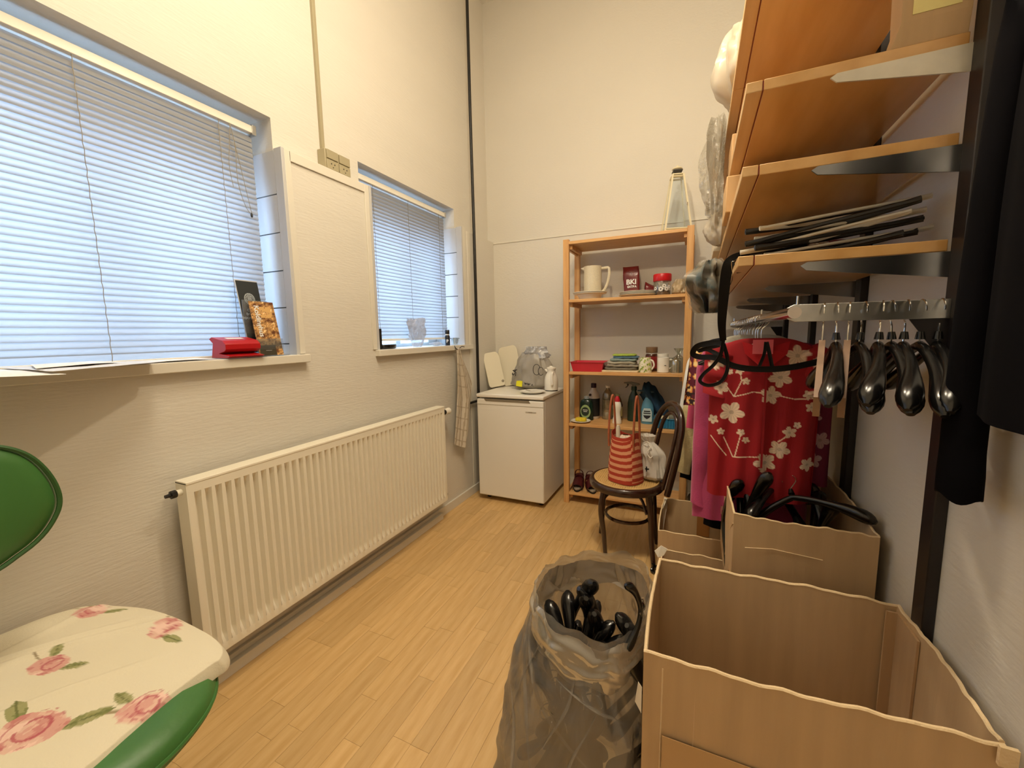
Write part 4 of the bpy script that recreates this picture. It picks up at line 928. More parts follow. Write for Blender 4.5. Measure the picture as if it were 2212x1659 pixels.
# garment rail: tube in depth, carried by flat arms
RZ, RX = 1.337, .195
t = thing('garment_rail', 'chrome clothes rail with flat steel arms below the lowest shelf', 'rail', (.3, 2.0, RZ))
put('rail_tube', MB().tube([(RX, 1.10, RZ), (RX, 2.97, RZ)], .0135, 16), mat('chrome_tube', (205,196,190), .12, 1), t)
for y in (1.168-.028, 2.96):
    pr = [(.468, RZ+.019), (RX+.005, RZ+.019), (RX-.008, RZ+.012), (RX-.012, RZ), (RX-.006, RZ-.014), (RX+.008, RZ-.0205), (.468, RZ-.0205)]
    put('arm', MB().prism(pr, (y-.003, y+.001)), STEEL, t, bevel=.0008)
    put('gusset', MB().prism([(.468, RZ-.0205), (.405, RZ-.0205), (.455, RZ-.095), (.468, RZ-.095)], (y-.002, y+.0005)), POSTM, t, smooth=0)
    put('pin', MB().tube([(RX+.012, y-.001, RZ+.019), (RX+.012, y-.001, RZ+.038)], .0032, 8), CHROME, t)
put('pin', MB().tube([(RX, 1.62, RZ+.013), (RX, 1.62, RZ+.03)], .0032, 8), CHROME, t)
# moulded black hangers hooked over the near arm, seen end-on
hx = [(.281, 8, -3), (.330, -10, 6), (.360, 14, 4), (.375, -4, -8), (.401, 5, 3), (.424, -6, -4), (.4545, 4, 2)]
labs = ['first black moulded hanger from the left end of the rail arm', 'second black hanger from the left on the rail arm', 'third black hanger from the left, half behind its neighbour', 'fourth black hanger from the left on the rail arm', 'fifth black hanger from the left on the rail arm', 'sixth black hanger from the left on the rail arm', 'last black hanger on the rail arm, next to the dark jacket']
for (x, a, tl), lb in zip(hx, labs):
    hanger(HB, lb, (x, 1.139, RZ+.0215), (math.radians(tl*.4), math.radians(a*.2), math.radians(90-a*.5-4)), 'black moulded hangers on the rail arm')
for k, x in enumerate((.258, .304)):
    hanger(HWD, ['pale wooden hanger left of the black ones on the rail arm', 'pale wooden hanger between the first black ones on the rail arm'][k], (x, 1.139, RZ+.0215), (0, 0, math.radians(76.5-2*k)))

# ------------------------------------------------------------------ garments on the rail
def garment(name, label, cat, y, cx, top, bottom, w_sh, w_bot, depth, m, seed, colf=None, sleeves=None, neck=.05, slope=.06, rot=0, hem=0., folds=9, skew=0., fine=False):
    loc = (cx, y, RZ+.014); t = thing(name, label, cat, loc)
    nu, nv = (480, 260) if fine else (110, 70); A = np.linspace(0, 2*PI, nu, endpoint=False)[:, None]; V = np.linspace(0, 1, nv)[None, :]
    H = top-bottom
    sh = np.clip(V*H/slope, 0, 1)**.55
    wv = neck+(w_sh-neck)*sh+(w_bot-w_sh)*V; dv = depth*(.35+.65*np.clip(V*H/.12, 0, 1))
    X = wv*np.sign(np.cos(A))*np.abs(np.cos(A))**.8+skew*V; Y = dv*np.sin(A)
    Y = Y+(.010*np.sin(X*2*PI*folds+seed)+.006*np.sin(X*2*PI*folds*2.3+seed*2+V*3))*np.clip(V*1.6, .15, 1)*np.sign(np.sin(A)+1e-6)*.8
    Z = top-H*V+0*A-hem*X*V+0.006*np.sin(X*40+seed)*V
    P = np.stack([cx+X, y+Y, Z], -1)
    if rot: 
        c_, s_ = math.cos(rot), math.sin(rot); dx = P[..., 0]-cx; dy = P[..., 1]-y; P[..., 0] = cx+c_*dx-s_*dy; P[..., 1] = y+s_*dx+c_*dy
    col = colf(X, Z, np.sin(A)+0*V) if colf else None
    put('garment_body', MB().sheet(P, closeu=True, col=col), m, t, smooth=70)
    for side, ln, ww, ang in (sleeves or ()):
        nu2, nv2 = 36, 34; A2 = np.linspace(0, 2*PI, nu2, endpoint=False)[:, None]; V2 = np.linspace(0, 1, nv2)[None, :]
        x0 = cx+side*(w_sh*.80); z0 = top-slope*.55
        X2 = x0+side*ang*V2**.8+(ww*(1-.15*V2))*np.cos(A2)*np.clip(V2*5+.35, 0, 1); Y2 = y+depth*.55*np.sin(A2)+.006*np.sin(V2*14+seed)-.012
        Z2 = z0-ln*V2+.01*np.cos(A2)*side
        P2 = np.stack([X2, Y2+0*X2, Z2+0*X2], -1)
        put('sleeve', MB().sheet(P2, closeu=True, col=colf(X2-cx, Z2+0*X2, np.sin(A2)+0*V2) if colf else None), m, t, smooth=70)
    return t
# print painters --------------------------------------------------
def floral(base, pale, flowers, vines):
    def f(X, Z, S_):
        c = np.zeros(X.shape+(3,))+base; c *= (1+.10*vnoise(X*3, Z*3, S_, 5, 1)[..., None])
        Xf = X
        for pts in vines:
            for (ax, az), (bx_, bz) in zip(pts[:-1], pts[1:]):
                dx, dz = bx_-ax, bz-az; L2 = dx*dx+dz*dz; tt = np.clip(((Xf-ax)*dx+(Z-az)*dz)/L2, 0, 1)
                d = np.hypot(Xf-ax-tt*dx, Z-az-tt*dz); c[d < .0017] = pale
        for (fx, fz, r0, a0) in flowers:
            dx = Xf-fx; dz = Z-fz; r = np.hypot(dx, dz); th = np.arctan2(dz, dx)+a0
            k = r < r0*.86*(.55+.45*np.abs(np.cos(th*2.5)))*(1+.0*th); c[k] = pale*(.88+.12*np.cos(th*15)[k][..., None])
            c[(r < r0*.16)] = pale*.6
        return c
    return f
vine = [[(-.115,1.12),(-.085,1.075),(-.03,1.095),(.02,1.09),(.09,1.075),(.16,1.08)], [(-.085,1.075),(-.065,1.13),(-.07,1.165)], [(-.11,.93),(-.08,.865),(-.045,.87),(.02,.88)], [(-.075,.865),(-.06,.95)], [(.03,1.13),(.06,1.18)], [(.05,.93),(.09,.97)], [(-.15,.93),(-.10,.865)]]
fl1 = [(-.145,1.19,.030,.3),(-.09,1.02,.045,.1),(-.125,1.105,.028,.5),(.02,1.085,.036,1.1),(.045,1.145,.040,.4),(-.072,1.165,.017,0),(-.052,1.13,.015,1),(.125,1.09,.019,.4),(.135,1.05,.020,1.1),(.055,.905,.036,.2),(.080,.965,.024,.7),(.10,.99,.014,.2),(.015,.855,.040,.5),(-.06,.955,.015,.3),(-.045,.93,.014,.3),(-.12,.95,.015,.9),(.135,.86,.028,.2),(.155,1.19,.03,.2),(-.02,1.235,.030,.2),(.09,1.215,.040,.9),(-.10,1.16,.012,.5),(-.145,.99,.02,.4)]
RED = lc(150,10,22); PALE = lc(232,206,180)
CLO = lambda nm, **k: mat(nm, (255,255,255), .85, attr='Col', bump=.05, bs=350, **k)
REDM = CLO('red_floral_cotton'); 
garment('red_blouse', 'bright red blouse with white flower print, foremost on the rail', 'blouse', 1.60, .205, 1.272, .72, .165, .155, .040, REDM, 3, floral(RED, PALE, fl1, vine), fine=True, sleeves=((-1, .17, .045, .012), (1, .15, .04, .010)), folds=7, neck=.045, slope=.05)
# collar and button placket of the blouse
t = bpy.data.objects['red_blouse']
put('placket', MB().box(.206, .212, 1.548, 1.551, .84, 1.19), mat('placket_red', (140,8,18), .9), t, smooth=0)
mb = MB(); mb.add([(.135,1.563,1.262),(.200,1.545,1.240),(.185,1.540,1.185),(.145,1.548,1.222)], [(0,1,2,3)]); mb.add([(.270,1.563,1.262),(.206,1.545,1.240),(.222,1.540,1.185),(.262,1.548,1.222)], [(3,2,1,0)])
co = put('collar', mb, mat('collar_red', (172,12,24), .9), t, smooth=0); so = co.modifiers.new('s', 'SOLIDIFY'); so.thickness = .002
put('paper_tag', MB().box(.165, .222, 1.540, 1.5412, 1.222, 1.268), mat('pink_tag', (236,110,120), .8), t, smooth=0)
PINKM = mat('pink_robe_cloth', (176,58,104), .9, var=.12, vs=12, bump=.15, bs=160, sheen=.3)
garment('pink_robe', 'long magenta pink robe hanging behind the red blouse', 'robe', 1.75, .195, 1.262, .575, .192, .192, .048, PINKM, 8, sleeves=((-1, .62, .040, .012),), folds=6, hem=-.10)
PUR = lc(110,20,54)
garment('dress', 'dark magenta floral dress behind the right side of the red blouse', 'dress', 1.69, .275, 1.255, .76, .150, .150, .030, CLO('magenta_floral'), 5, floral(PUR, lc(190,150,150), [(.105,1.15,.03,.1),(.115,1.09,.03,.7),(.10,1.00,.025,.2),(.12,.92,.035,.2),(.10,.85,.035,.9),(-.1,1.0,.03,0)], []), folds=7, fine=True)
garment('grey_top', 'light grey garment with its shoulders showing above the pink robe', 'top', 1.84, .200, 1.282, .90, .170, .150, .030, mat('light_grey_knit', (176,172,156), .95, var=.1, bump=.2, bs=120), 11, folds=5)
def batik(X, Z, S_):
    f = vnoise(X*14, Z*14, S_, 71, 1.2); g = vnoise(X*18, Z*18, S_, 77, 1.3)
    c = np.zeros(X.shape+(3,))+lc(90,16,40); c[f > .1] = lc(226,150,70); c[(f > .35)] = lc(236,206,140); c[(g > .3)] = lc(40,20,24); return c
garment('patterned_dress', 'orange and purple patterned dress seen at the left of the pink robe', 'dress', 1.95, .165, 1.262, .98, .185, .205, .032, CLO('batik_cloth'), 13, batik, folds=6, skew=-.008)
CRK = mat('cream_knit', (228,212,160), .95, var=.1, vs=30, bump=.35, bs=140)
garment('cream_cardigan', 'cream knitted cardigan with a long sleeve beside the chair back', 'cardigan', 2.39, .155, 1.20, .60, .165, .175, .040, CRK, 17, sleeves=((-1, .64, .045, .075),), folds=4, hem=.05)
garment('white_shirt', 'white shirt peeping out left of the cream cardigan', 'shirt', 2.49, .14, 1.22, .66, .17, .19, .03, mat('white_shirt_cloth', (226,226,222), .9), 19, sleeves=((-1, .52, .04, .07),), folds=5)
BLK = mat('black_cloth', (16,15,17), .95, spec=.08, var=.3, vs=20)
garment('camisole', 'pink garment edge between the patterned dress and white shirt', 'top', 2.03, .16, 1.23, .85, .17, .195, .03, mat('pink_top_cloth', (206,80,120), .9), 22, folds=5)
garment('black_dress', 'long black dress hanging low behind the pale clothes', 'dress', 2.60, .17, 1.25, .42, .20, .24, .05, BLK, 23, folds=6)
garment('black_skirt', 'black garment whose lower end hangs below the pink robe', 'dress', 1.885, .22, 1.25, .46, .14, .17, .025, BLK, 27, folds=6)
garment('dark_coat', 'dark coat farthest along the rail by the back wall', 'coat', 2.74, .19, 1.26, .55, .20, .20, .05, mat('dark_blue_cloth', (24,26,34), .95), 29, folds=5)
# the hangers these hang from
for k, y in enumerate((1.60, 1.69, 1.75, 1.84, 1.95, 2.03, 2.39, 2.49, 2.60, 2.74)):
    hanger(HT, ['hanger inside the red flowered blouse', 'hanger inside the dark magenta dress', 'hanger carrying the pink robe', 'hanger under the light grey top', 'hanger of the orange and purple dress', 'hanger of the pink garment behind', 'hanger of the cream cardigan', 'hanger of the white shirt', 'hanger of the long black dress', 'hanger of the dark coat by the back wall'][k], (RX, y, RZ+.0155), (0, 0, random.uniform(-.15, .15)), 'hangers carrying clothes on the rail')
for k, y in enumerate((2.12, 2.18, 2.24, 2.30, 2.44, 2.54, 2.67)):
    hanger(HT, ['first empty hanger behind the patterned dress on the rail', 'second empty hanger behind the patterned dress on the rail', 'third empty hanger behind the patterned dress on the rail', 'empty hanger right in front of the cream cardigan', 'empty hanger between cream cardigan and white shirt', 'empty hanger between white shirt and long black dress', 'empty hanger between long black dress and dark coat'][k], (RX, y, RZ+.0155), (0, 0, random.uniform(-.2, .2)), 'empty hangers far along the rail')
# dark fur-like pile of velvet hangers' tops
# ------------------------------------------------------------------ hangers piled flat on the lowest shelf
HS = make_hanger(DARK, .165, 1.4, .30, style='flat', wire=.002)
HW2 = make_hanger(mat('silver_edged_hanger', (206,200,184), .4), .165, 1.1, .30, style='flat', wire=.002)
z = SZ[0]+.006
for k in range(9):
    lb = ['black', 'pale'][k % 2]
    o = hanger(HS if k % 2 == 0 else HW2, lb+' hanger in the flat pile on the lowest shelf, '+['lowest','second up','third up','fourth up','fifth up','sixth up','seventh up','eighth up','topmost'][k], (.285+.008*((k*3) % 4), 1.40+.02*(k % 3)-.004*k, z+.004+k*.0105), (math.radians(-90-(3 if k % 2 else -2)), math.radians(2.0*((k % 3)-1)-6), math.radians(8*((k*5) % 3-1)-6)), 'hangers piled on the lowest shelf')
solo('folded_garment', MB().sheet(crumple(40, lambda v: .11*np.clip(np.sin(v*PI*.9+.2), .05, 1)**.4, lambda v: .085*v, (.37, 1.62, SZ[0]+.001), 81, .12, 14, .85, 1.2), closeu=True), mat('dark_red_cloth', (116,14,22), .9, var=.2), 'dark red folded garment behind the hanger pile on the shelf', 'garment', (.37,1.62,SZ[0]+.001), smooth=60)
solo('black_bundle', MB().sheet(crumple(40, lambda v: .10*np.clip(np.sin(v*PI*.9+.2), .05, 1)**.4, lambda v: .10*v, (.245, 1.66, SZ[0]+.001), 83, .15, 14, 1.2, 1.0), closeu=True), BLK, 'black cloth bundle deep on the lowest shelf behind the hangers', 'bundle', (.24,1.66,SZ[0]+.001), smooth=60)
# black bag straps hanging over the shelf end
STR = mat('black_strap', (17,15,15), .6, spec=.2)
def ribbon(pts, w, nrm=(0,1,0), th=.003, ws=None, n=8):
    S_ = spline(pts, n); N_ = Vector(nrm); L_ = []
    for i, p in enumerate(S_):
        a = S_[max(i-1, 0)]; b = S_[min(i+1, len(S_)-1)]; t_ = (b-a).normalized(); x = t_.cross(N_)
        x = x.normalized() if x.length > 1e-4 else Vector((0,0,1)); ww = w*(ws(i/(len(S_)-1)) if ws else 1)
        L_.append([p-x*ww/2, p-x*ww/6+N_*0.001, p+x*ww/6+N_*0.001, p+x*ww/2])
    return MB().sheet(np.array([[tuple(q) for q in r] for r in L_]), thick=th)
t = thing('strap_bag', 'black straps looping down from the lowest shelf over the clothes', 'strap', (.10, 1.35, SZ[0]+.02))
put('wide_strap', ribbon([(.20,1.36,1.545),(.165,1.35,1.528),(.118,1.30,1.503),(.078,1.27,1.486),(.066,1.27,1.46),(.062,1.29,1.39),(.062,1.32,1.32),(.070,1.37,1.27)], .022, (0,1,0), .003, lambda u: .75+.5*math.sin(u*PI)), STR, t)
lo = [(.070,1.37,1.27),(.066,1.39,1.23),(.048,1.40,1.195),(.020,1.40,1.165),(.012,1.40,1.143),(.035,1.40,1.131),(.068,1.40,1.142),(.085,1.40,1.175),(.085,1.40,1.215),(.072,1.385,1.26)]
put('loop_strap', ribbon(lo, .009, (0,1,0), .003), STR, t)
lo = [(.072,1.385,1.262),(.040,1.42,1.262),(.000,1.46,1.250),(-.012,1.48,1.225),(.010,1.47,1.215),(.055,1.42,1.215),(.11,1.41,1.190),(.18,1.41,1.183),(.25,1.41,1.190),(.33,1.42,1.21)]
put('cross_strap', ribbon(lo, .017, (0,1,0), .003), STR, t)
lo = [(.06,1.40,1.255),(.03,1.45,1.245),(.005,1.47,1.235),(.03,1.46,1.24),(.07,1.42,1.22)]
put('short_strap', ribbon(lo, .012, (0,1,0), .003), STR, t)
mb = ribbon([(.196,1.50,1.262),(.192,1.49,1.225),(.178,1.47,1.187)], .008, (0,1,0), .002)
put('hanging_tie', mb, STR, t); put('hanging_tie', ribbon([(.198,1.50,1.262),(.206,1.49,1.225),(.212,1.47,1.187)], .010, (0,1,0), .002), STR, t)
put('silver_thread', MB().tube(spline([(.098,1.28,1.497),(.082,1.25,1.481),(.075,1.25,1.476),(.079,1.25,1.44),(.075,1.25,1.42)]), .0008, 4), CHROME, t)

# ------------------------------------------------------------------ dark jacket, near right
JK = mat('black_jacket_cloth', (9,8,12), .95, spec=.08, var=.3, vs=8)
t = thing('jacket', 'black long-sleeved jacket hanging at the right edge', 'jacket', (.44, .90, 1.85))
nu, nv = 80, 60; A = np.linspace(0, 2*PI, nu, endpoint=False)[:, None]; V = np.linspace(0, 1, nv)[None, :]
top, bot = 1.90, 1.155; wv = .06+.175*np.clip(V/.13, 0, 1)**.7-.01*V; 
P = np.stack([.432+(.022+.016*V)*np.sin(A)+.005*np.sin(np.cos(A)*9), .705+wv*np.cos(A), top-(top-bot)*V+0*A-.05*np.abs(np.cos(A))*(1-V)], -1)
put('jacket_body', MB().sheet(P, closeu=True), JK, t, smooth=70)
V2 = np.linspace(0, 1, 40)[None, :]; A2 = np.linspace(0, 2*PI, 32, endpoint=False)[:, None]
rr = .036-.004*V2+.007*np.clip((V2-.90)/.05, 0, 1); rr = rr*np.clip(V2*12+.25, 0, 1)
P = np.stack([.437+.028*np.sin(A2)-.004*V2, .935+.035*np.sin(V2*2.2)+rr*np.cos(A2), 1.785-.785*V2+.006*np.sin(A2*3)], -1)
mb = MB().sheet(P, closeu=True); last = [i*40+39 for i in range(32)]; mb.f.append(tuple(last)); mb.f.append(tuple([i*40 for i in range(31, -1, -1)]))
put('sleeve', mb, JK, t, smooth=70)
put('loop', MB().tube(spline([(.44,.705,1.88),(.452,.705,1.915),(.465,.705,1.90)]), .003, 6), JK, t)
solo('coat_hook', MB().tube(spline([(XR,.705,1.93),(.47,.705,1.92),(.452,.705,1.905),(.447,.705,1.925)]), .004, 8).lathe([(.014,-.006),(.014,.002)], (XR-.003,.705,1.93), 14), STEEL, 'wall hook that carries the black jacket', 'hook', (XR,.705,1.93))

# ================================================================== BENTWOOD CHAIR WITH BAGS
BENT = mat('dark_bentwood', (52,28,18), .22, var=.15, vs=10, coat=.4)
CANE = mat('woven_cane', (222,184,118), .7)
sc = Vector((-.352, 2.375, 0)); R_ = .212
t = thing('bentwood_chair', 'dark bentwood chair with round cane seat and hoop back', 'chair', (sc.x, sc.y, 0))
put('seat_ring', MB().lathe([(R_-.032,.418),(R_-.004,.414),(R_,.422),(R_+.001,.440),(R_-.004,.452),(R_-.012,.456),(R_-.030,.455),(R_-.034,.450),(R_-.032,.418)], tuple(sc), 56), BENT, t, smooth=50)
mb = MB()                                  # cane strands in two directions and diagonals, woven
rc = R_-.033; st = .0115
for i in range(-16, 17):
    q = i*st; h = math.sqrt(max(rc*rc-q*q, 0))
    if h < .02: continue
    for dy, zz in ((-.0016, .4520), (.0016, .4524)):
        mb.box(sc.x-h, sc.x+h, sc.y+q+dy-.0012, sc.y+q+dy+.0012, zz-.0006, zz+.0004)
        mb.box(sc.x+q+dy-.0012, sc.x+q+dy+.0012, sc.y-h, sc.y+h, zz+.0003, zz+.0012)
for sgn in (1, -1):
    Mr = Matrix.Translation(sc) @ Matrix.Rotation(sgn*PI/4, 4, 'Z')
    for i in range(-20, 21):
        q = i*st*.8; h = math.sqrt(max(rc*rc-q*q, 0))
        if h > .02: mb.box(-h, h, q-.0011, q+.0011, .4528+(.0008 if sgn > 0 else 0), .4536+(.0008 if sgn > 0 else 0), Mr)
ce = put('cane_weave', mb, CANE, t, smooth=0); ce['kind'] = 'stuff'
put('cane_binding', MB().tube([(sc.x+(rc+.003)*math.cos(a), sc.y+(rc+.003)*math.sin(a), .4545) for a in np.linspace(0, 2*PI, 48, endpoint=False)], .003, 6, closed=True), CANE, t)
# legs (the chair faces the window wall, turned a little)
for (ax, ay, bx_, by_) in ((-.10,-.135,-.105,-.085),(-.135,.10,-.185,.165),(.125,.115,.165,.16),(.13,-.10,.175,-.135)):
    if (ax, ay) == (-.10, -.135): tx, ty = -.455-sc.x, 2.30-sc.y
    elif ax < 0: tx, ty = -.535-sc.x, 2.545-sc.y
    else: tx, ty = bx_, by_
    pts = spline([(sc.x+ax*1.02, sc.y+ay*1.02, .417), (sc.x+ax*1.12+tx*.02, sc.y+ay*1.12+ty*.02, .30), (sc.x+(ax*.55+tx*.5), sc.y+(ay*.55+ty*.5), .14), (sc.x+tx, sc.y+ty, 0)], 6)
    put('leg', MB().tube(pts, [.0185-.006*i/(len(pts)-1) for i in range(len(pts))], 12), BENT, t)
put('stretcher_ring', MB().tube([(sc.x+.01+.125*math.cos(a), sc.y+.125*math.sin(a), .235+.0*a) for a in np.linspace(0, 2*PI, 36, endpoint=False)], .009, 8, closed=True, flat=1.2), BENT, t)
for (a, b) in (((-.105,-.115),(-.125,.110)),):
    put('seat_brace', MB().tube(spline([(sc.x-.125,sc.y-.14,.30),(sc.x-.09,sc.y-.10,.375),(sc.x,sc.y-.03,.40),(sc.x+.09,sc.y-.08,.375),(sc.x+.13,sc.y-.12,.30)]), .008, 8), BENT, t)
# hoop back: plane nearly facing along x, leaning right
def hoop(w, z0, z1, lean0, lean1, r, dx=0):
    pts = []
    for a in np.linspace(0, PI, 22): pts.append((math.cos(a)*w, z1-w*1.15+math.sin(a)*w*1.15))
    full = [(w*1.03, z0), (w*1.06, z0+(z1-z0)*.3), (w*1.06, z1-w*1.6)]+pts+[(-w*1.06, z1-w*1.6), (-w*1.06, z0+(z1-z0)*.3), (-w*1.03, z0)]
    B = Vector((.155+dx, .0, 0)); out = []
    yv = Vector((.10, .995, 0)).normalized()
    yv = Vector((-.50, .87, 0)).normalized()
    for q, z in full:
        out.append(sc+B+yv*q+Vector((.0+lean1*(z-z0)/(z1-z0), 0, z)))
    return spline(out, 2)
hp = hoop(.150, .43, .905, 0, .090, .016); put('back_hoop', MB().tube(hp, .0165, 12), BENT, t)
hp = hoop(.085, .44, .855, 0, .080, .012, .006); put('inner_hoop', MB().tube(hp, .011, 10), BENT, t)
# striped tote bag
tc_ = Vector((-.350, 2.335, .4555))
t = thing('tote_bag', 'red and sand striped woven tote bag standing on the cane seat', 'bag', tuple(tc_))
nu, nv = 300, 160; A = np.linspace(0, 2*PI, nu, endpoint=False)[:, None]; V = np.linspace(0, 1, nv)[None, :]
yw = .62; cs_, sn_ = math.cos(-.45), math.sin(-.45)
def tote(r_scale=1., vv_=V, AA=A):
    ca = np.sign(np.cos(AA))*np.abs(np.cos(AA))**.7; sa = np.sign(np.sin(AA))*np.abs(np.sin(AA))**.75
    wx = (.094-.016*vv_+.004*np.sin(vv_*5))*r_scale; wy = (.085-.028*vv_)*r_scale
    x = wx*ca; y = wy*sa; z = .002+.268*vv_+.018*np.cos(AA)**2*vv_-.012*np.abs(np.sin(AA))*vv_
    return np.stack([tc_.x+cs_*x-sn_*y-.008*vv_, tc_.y+sn_*x+cs_*y, tc_.z+z+0*x], -1)
P = tote(); u = (A/(2*PI)+.225) % .5*2; ph = (V*14.5+.5*((A/(2*PI)+.10) % .5 > .25)*1.0+.35*np.abs(np.sin(A+.4)))
s_on = (ph % 2) < 1.0
TR = lc(168,56,34); TS = lc(214,150,110)
colr = np.where((s_on & (V < .93) & (V > .04))[..., None], TS, TR)*(1+.12*np.sin(A*150)*np.sin(V*260))[..., None]
TOT = mat('woven_bag_cloth', (255,255,255), .9, attr='Col', bump=.25, bs=300)
mb = MB().sheet(P, closeu=True, col=colr, thick=.003); mb.c = np.vstack([mb.c, np.zeros((len(mb.v)-len(mb.c), 3))]) if len(mb.v) > len(mb.c) else mb.c
mb.f.append(tuple(range(0, nu*nv, nv))); put('bag_body', mb, TOT, t, smooth=60)
LEA = mat('tan_leather_handle', (168,92,58), .6, var=.2, vs=30)
for side in (-1, 1):
    def W_(x, y, z): return tc_+Vector((cs_*x-sn_*y-.008, sn_*x+cs_*y, z))
    pts = spline([W_(-.060, side*.050, .20), W_(-.062, side*.048, .27), W_(-.050, side*.040, .40), W_(-.030, side*.035, .475), W_(-.010, side*.034, .49), W_(.010, side*.034, .475), W_(.040, side*.040, .38), W_(.055, side*.048, .27), W_(.055, side*.050, .20)])
    if side == 1: pts = spline([W_(.078-.0, y_, z_) for y_, z_ in ((-.030,.19),(-.034,.28),(-.022,.44),(-.006,.495),(.010,.44),(.026,.28),(.030,.19))])
    else: pts = spline([W_(-.085, y_, z_) for y_, z_ in ((-.032,.19),(-.036,.28),(-.022,.43),(-.002,.485),(.012,.43),(.028,.28),(.030,.19))])
    put('handle', MB().tube(pts, .0062, 8), LEA, t)
P = tote(.93, np.linspace(0, 1, 12)[None, :])[:, -3:-1]
# things in the tote
blob('paper_bundle', 'white and beige papers stuffed in the striped tote', 'bundle', (tc_.x-.005, tc_.y, tc_.z+.13), .058, .135, mat('bundle_paper', (226,206,184), .7, var=.25, vs=22, bump=.3, bs=30), 91, .22, 1.1, .8, None)
solo('bottle', MB().lathe([(.012,0),(.012,.27),(.008,.285),(0,.286)], (tc_.x-.045, tc_.y-.01, tc_.z+.035), 12), mat('pale_tube', (206,196,176), .5), 'pale slim rolled tube sticking up inside the striped tote', 'tube', (tc_.x-.045, tc_.y-.01, tc_.z+.035))
# white drawstring bag
t = thing('drawstring_bag', 'white plastic drawstring bag beside the striped tote', 'bag', (-.205, 2.385, .456))
P = crumple(60, lambda v: .068*np.clip(v*9, 0, 1)**.4*(1-.10*v-.55*np.clip((v-.62)/.25, 0, 1)**1.2+.40*np.clip((v-.86)/.14, 0, 1)), lambda v: .26*v, (-.205, 2.388, .4565), 95, .22, 46, 1.0, .85)
P[..., 0] -= .045*np.clip((P[..., 2]-.60)/.12, 0, 1); P[..., 2] = np.maximum(P[..., 2], .4565)
put('bag_body', MB().sheet(P, closeu=True), mat('white_film', (232,226,216), .3, spec=.7, translucent=.25), t, smooth=60)
put('draw_cord', MB().tube(spline([(-.262,2.350,.675),(-.235,2.335,.690),(-.215,2.33,.672),(-.225,2.325,.650),(-.235,2.325,.63),(-.218,2.320,.605),(-.205,2.32,.615)]), .0028, 6), WHITEP, t)
put('print_mark', MB().box(-.243,-.222,2.318,2.321,.535,.543).box(-.238,-.232,2.318,2.321,.525,.553), INK, t, smooth=0)
# black clutter and a shoe behind the chair leg
solo('black_bag', MB().sheet(np.maximum(crumple(40, lambda v: .17*np.clip(np.sin(v*PI*.9+.2), .05, 1)**.4, lambda v: .36*v, (.12, 2.62, .001), 97, .2, 20, .9, .9), [-9,-9,.001]), closeu=True), mat('glossy_black_bag', (14,13,14), .3, spec=.7), 'glossy black bag on the floor behind the bentwood chair', 'bag', (.12,2.62,0), smooth=60)
solo('clothes_hanger_pants', MB().tube(spline([(-.175,2.22,.03),(-.13,2.19,.05),(-.10,2.16,.06)]), .007, 8).tube(spline([(-.175,2.22,.03),(-.185,2.20,.012),(-.14,2.17,.012),(-.10,2.14,.012)]), .007, 8).tube([(-.178,2.215,.006),(-.178,2.215,.045)], .010, 8), BLACKP, 'black hanger end lying on the floor between chair and boxes', 'hanger', (-.15,2.2,0))
bpy.data.objects['clothes_hanger_pants'].name = 'skirt_hanger'

# ================================================================== CARDBOARD BOXES
def carton(name, label, x0, x1, y0, y1, z0, h, walls=None, th=.006, jag=.0, flaps=(), seed=0, m=CARD, skew=None):
    """open box: four wall panels, bottom; top edge slightly wavy"""
    t = thing(name, label, 'box', ((x0+x1)/2, (y0+y1)/2, z0))
    def panel(nm, a, b, inn, ha, hb, wav):
        n = 44; a = Vector(a); b = Vector(b); inn = Vector(inn); vs = []
        mb = MB(); rows = []
        for i in range(n+1):
            s_ = i/n; p = a.lerp(b, s_); top = ha+(hb-ha)*s_+jag*math.sin(s_*9+seed+wav)*.5+jag*.5*math.sin(s_*31+wav)+jag*.35*math.sin(s_*57+seed)
            bow = inn*(-.006*math.sin(s_*PI))
            for k in range(5): rows.append(p+bow*(k/4)+Vector((0,0,z0+(top)*k/4)))
        P = np.array([tuple(q) for q in rows]).reshape(n+1, 5, 3)
        Q = P+np.array(tuple(inn*th)); mb = MB(); mb.sheet(P); mb2 = len(mb.v)
        mb.sheet(Q); mb.f = mb.f[:n*4]+[f[::-1] for f in mb.f[n*4:]]
        nv = 5
        for i in range(n):
            mb.f.append((i*nv+4, mb2+i*nv+4, mb2+(i+1)*nv+4, (i+1)*nv+4)); mb.f.append(((i+1)*nv, mb2+(i+1)*nv, mb2+i*nv, i*nv))
        for k in range(4):
            mb.f.append((k, mb2+k, mb2+k+1, k+1)); b_ = n*nv; mb.f.append((b_+k+1, mb2+b_+k+1, mb2+b_+k, b_+k))
        o = put(nm, mb, m, t, smooth=0)
        e = MB().tube([tuple(P[i, 4]+np.array(tuple(inn*th*.5))+np.array((0, 0, .0002))) for i in range(n+1)], th*.62, 6, flat=.8); put('torn_edge', e, CARDE, o, smooth=0)
        return o
    hs = walls or (h, h, h, h)
    panel('near_wall', (x0,y0,0), (x1,y0,0), (0,1,0), hs[0], hs[1], 0)
    panel('right_wall', (x1,y0+th,0), (x1,y1-th,0), (-1,0,0), hs[1], hs[2], 2)
    panel('far_wall', (x1,y1,0), (x0,y1,0), (0,-1,0), hs[2], hs[3], 4)
    panel('left_wall', (x0,y1-th,0), (x0,y0+th,0), (1,0,0), hs[3], hs[0], 6)
    put('bottom', MB().box(x0+th, x1-th, y0+th, y1-th, z0+.001, z0+.006), m, t, smooth=0)
    return t
TORN = mat('torn_white_liner', (232,222,204), .8)
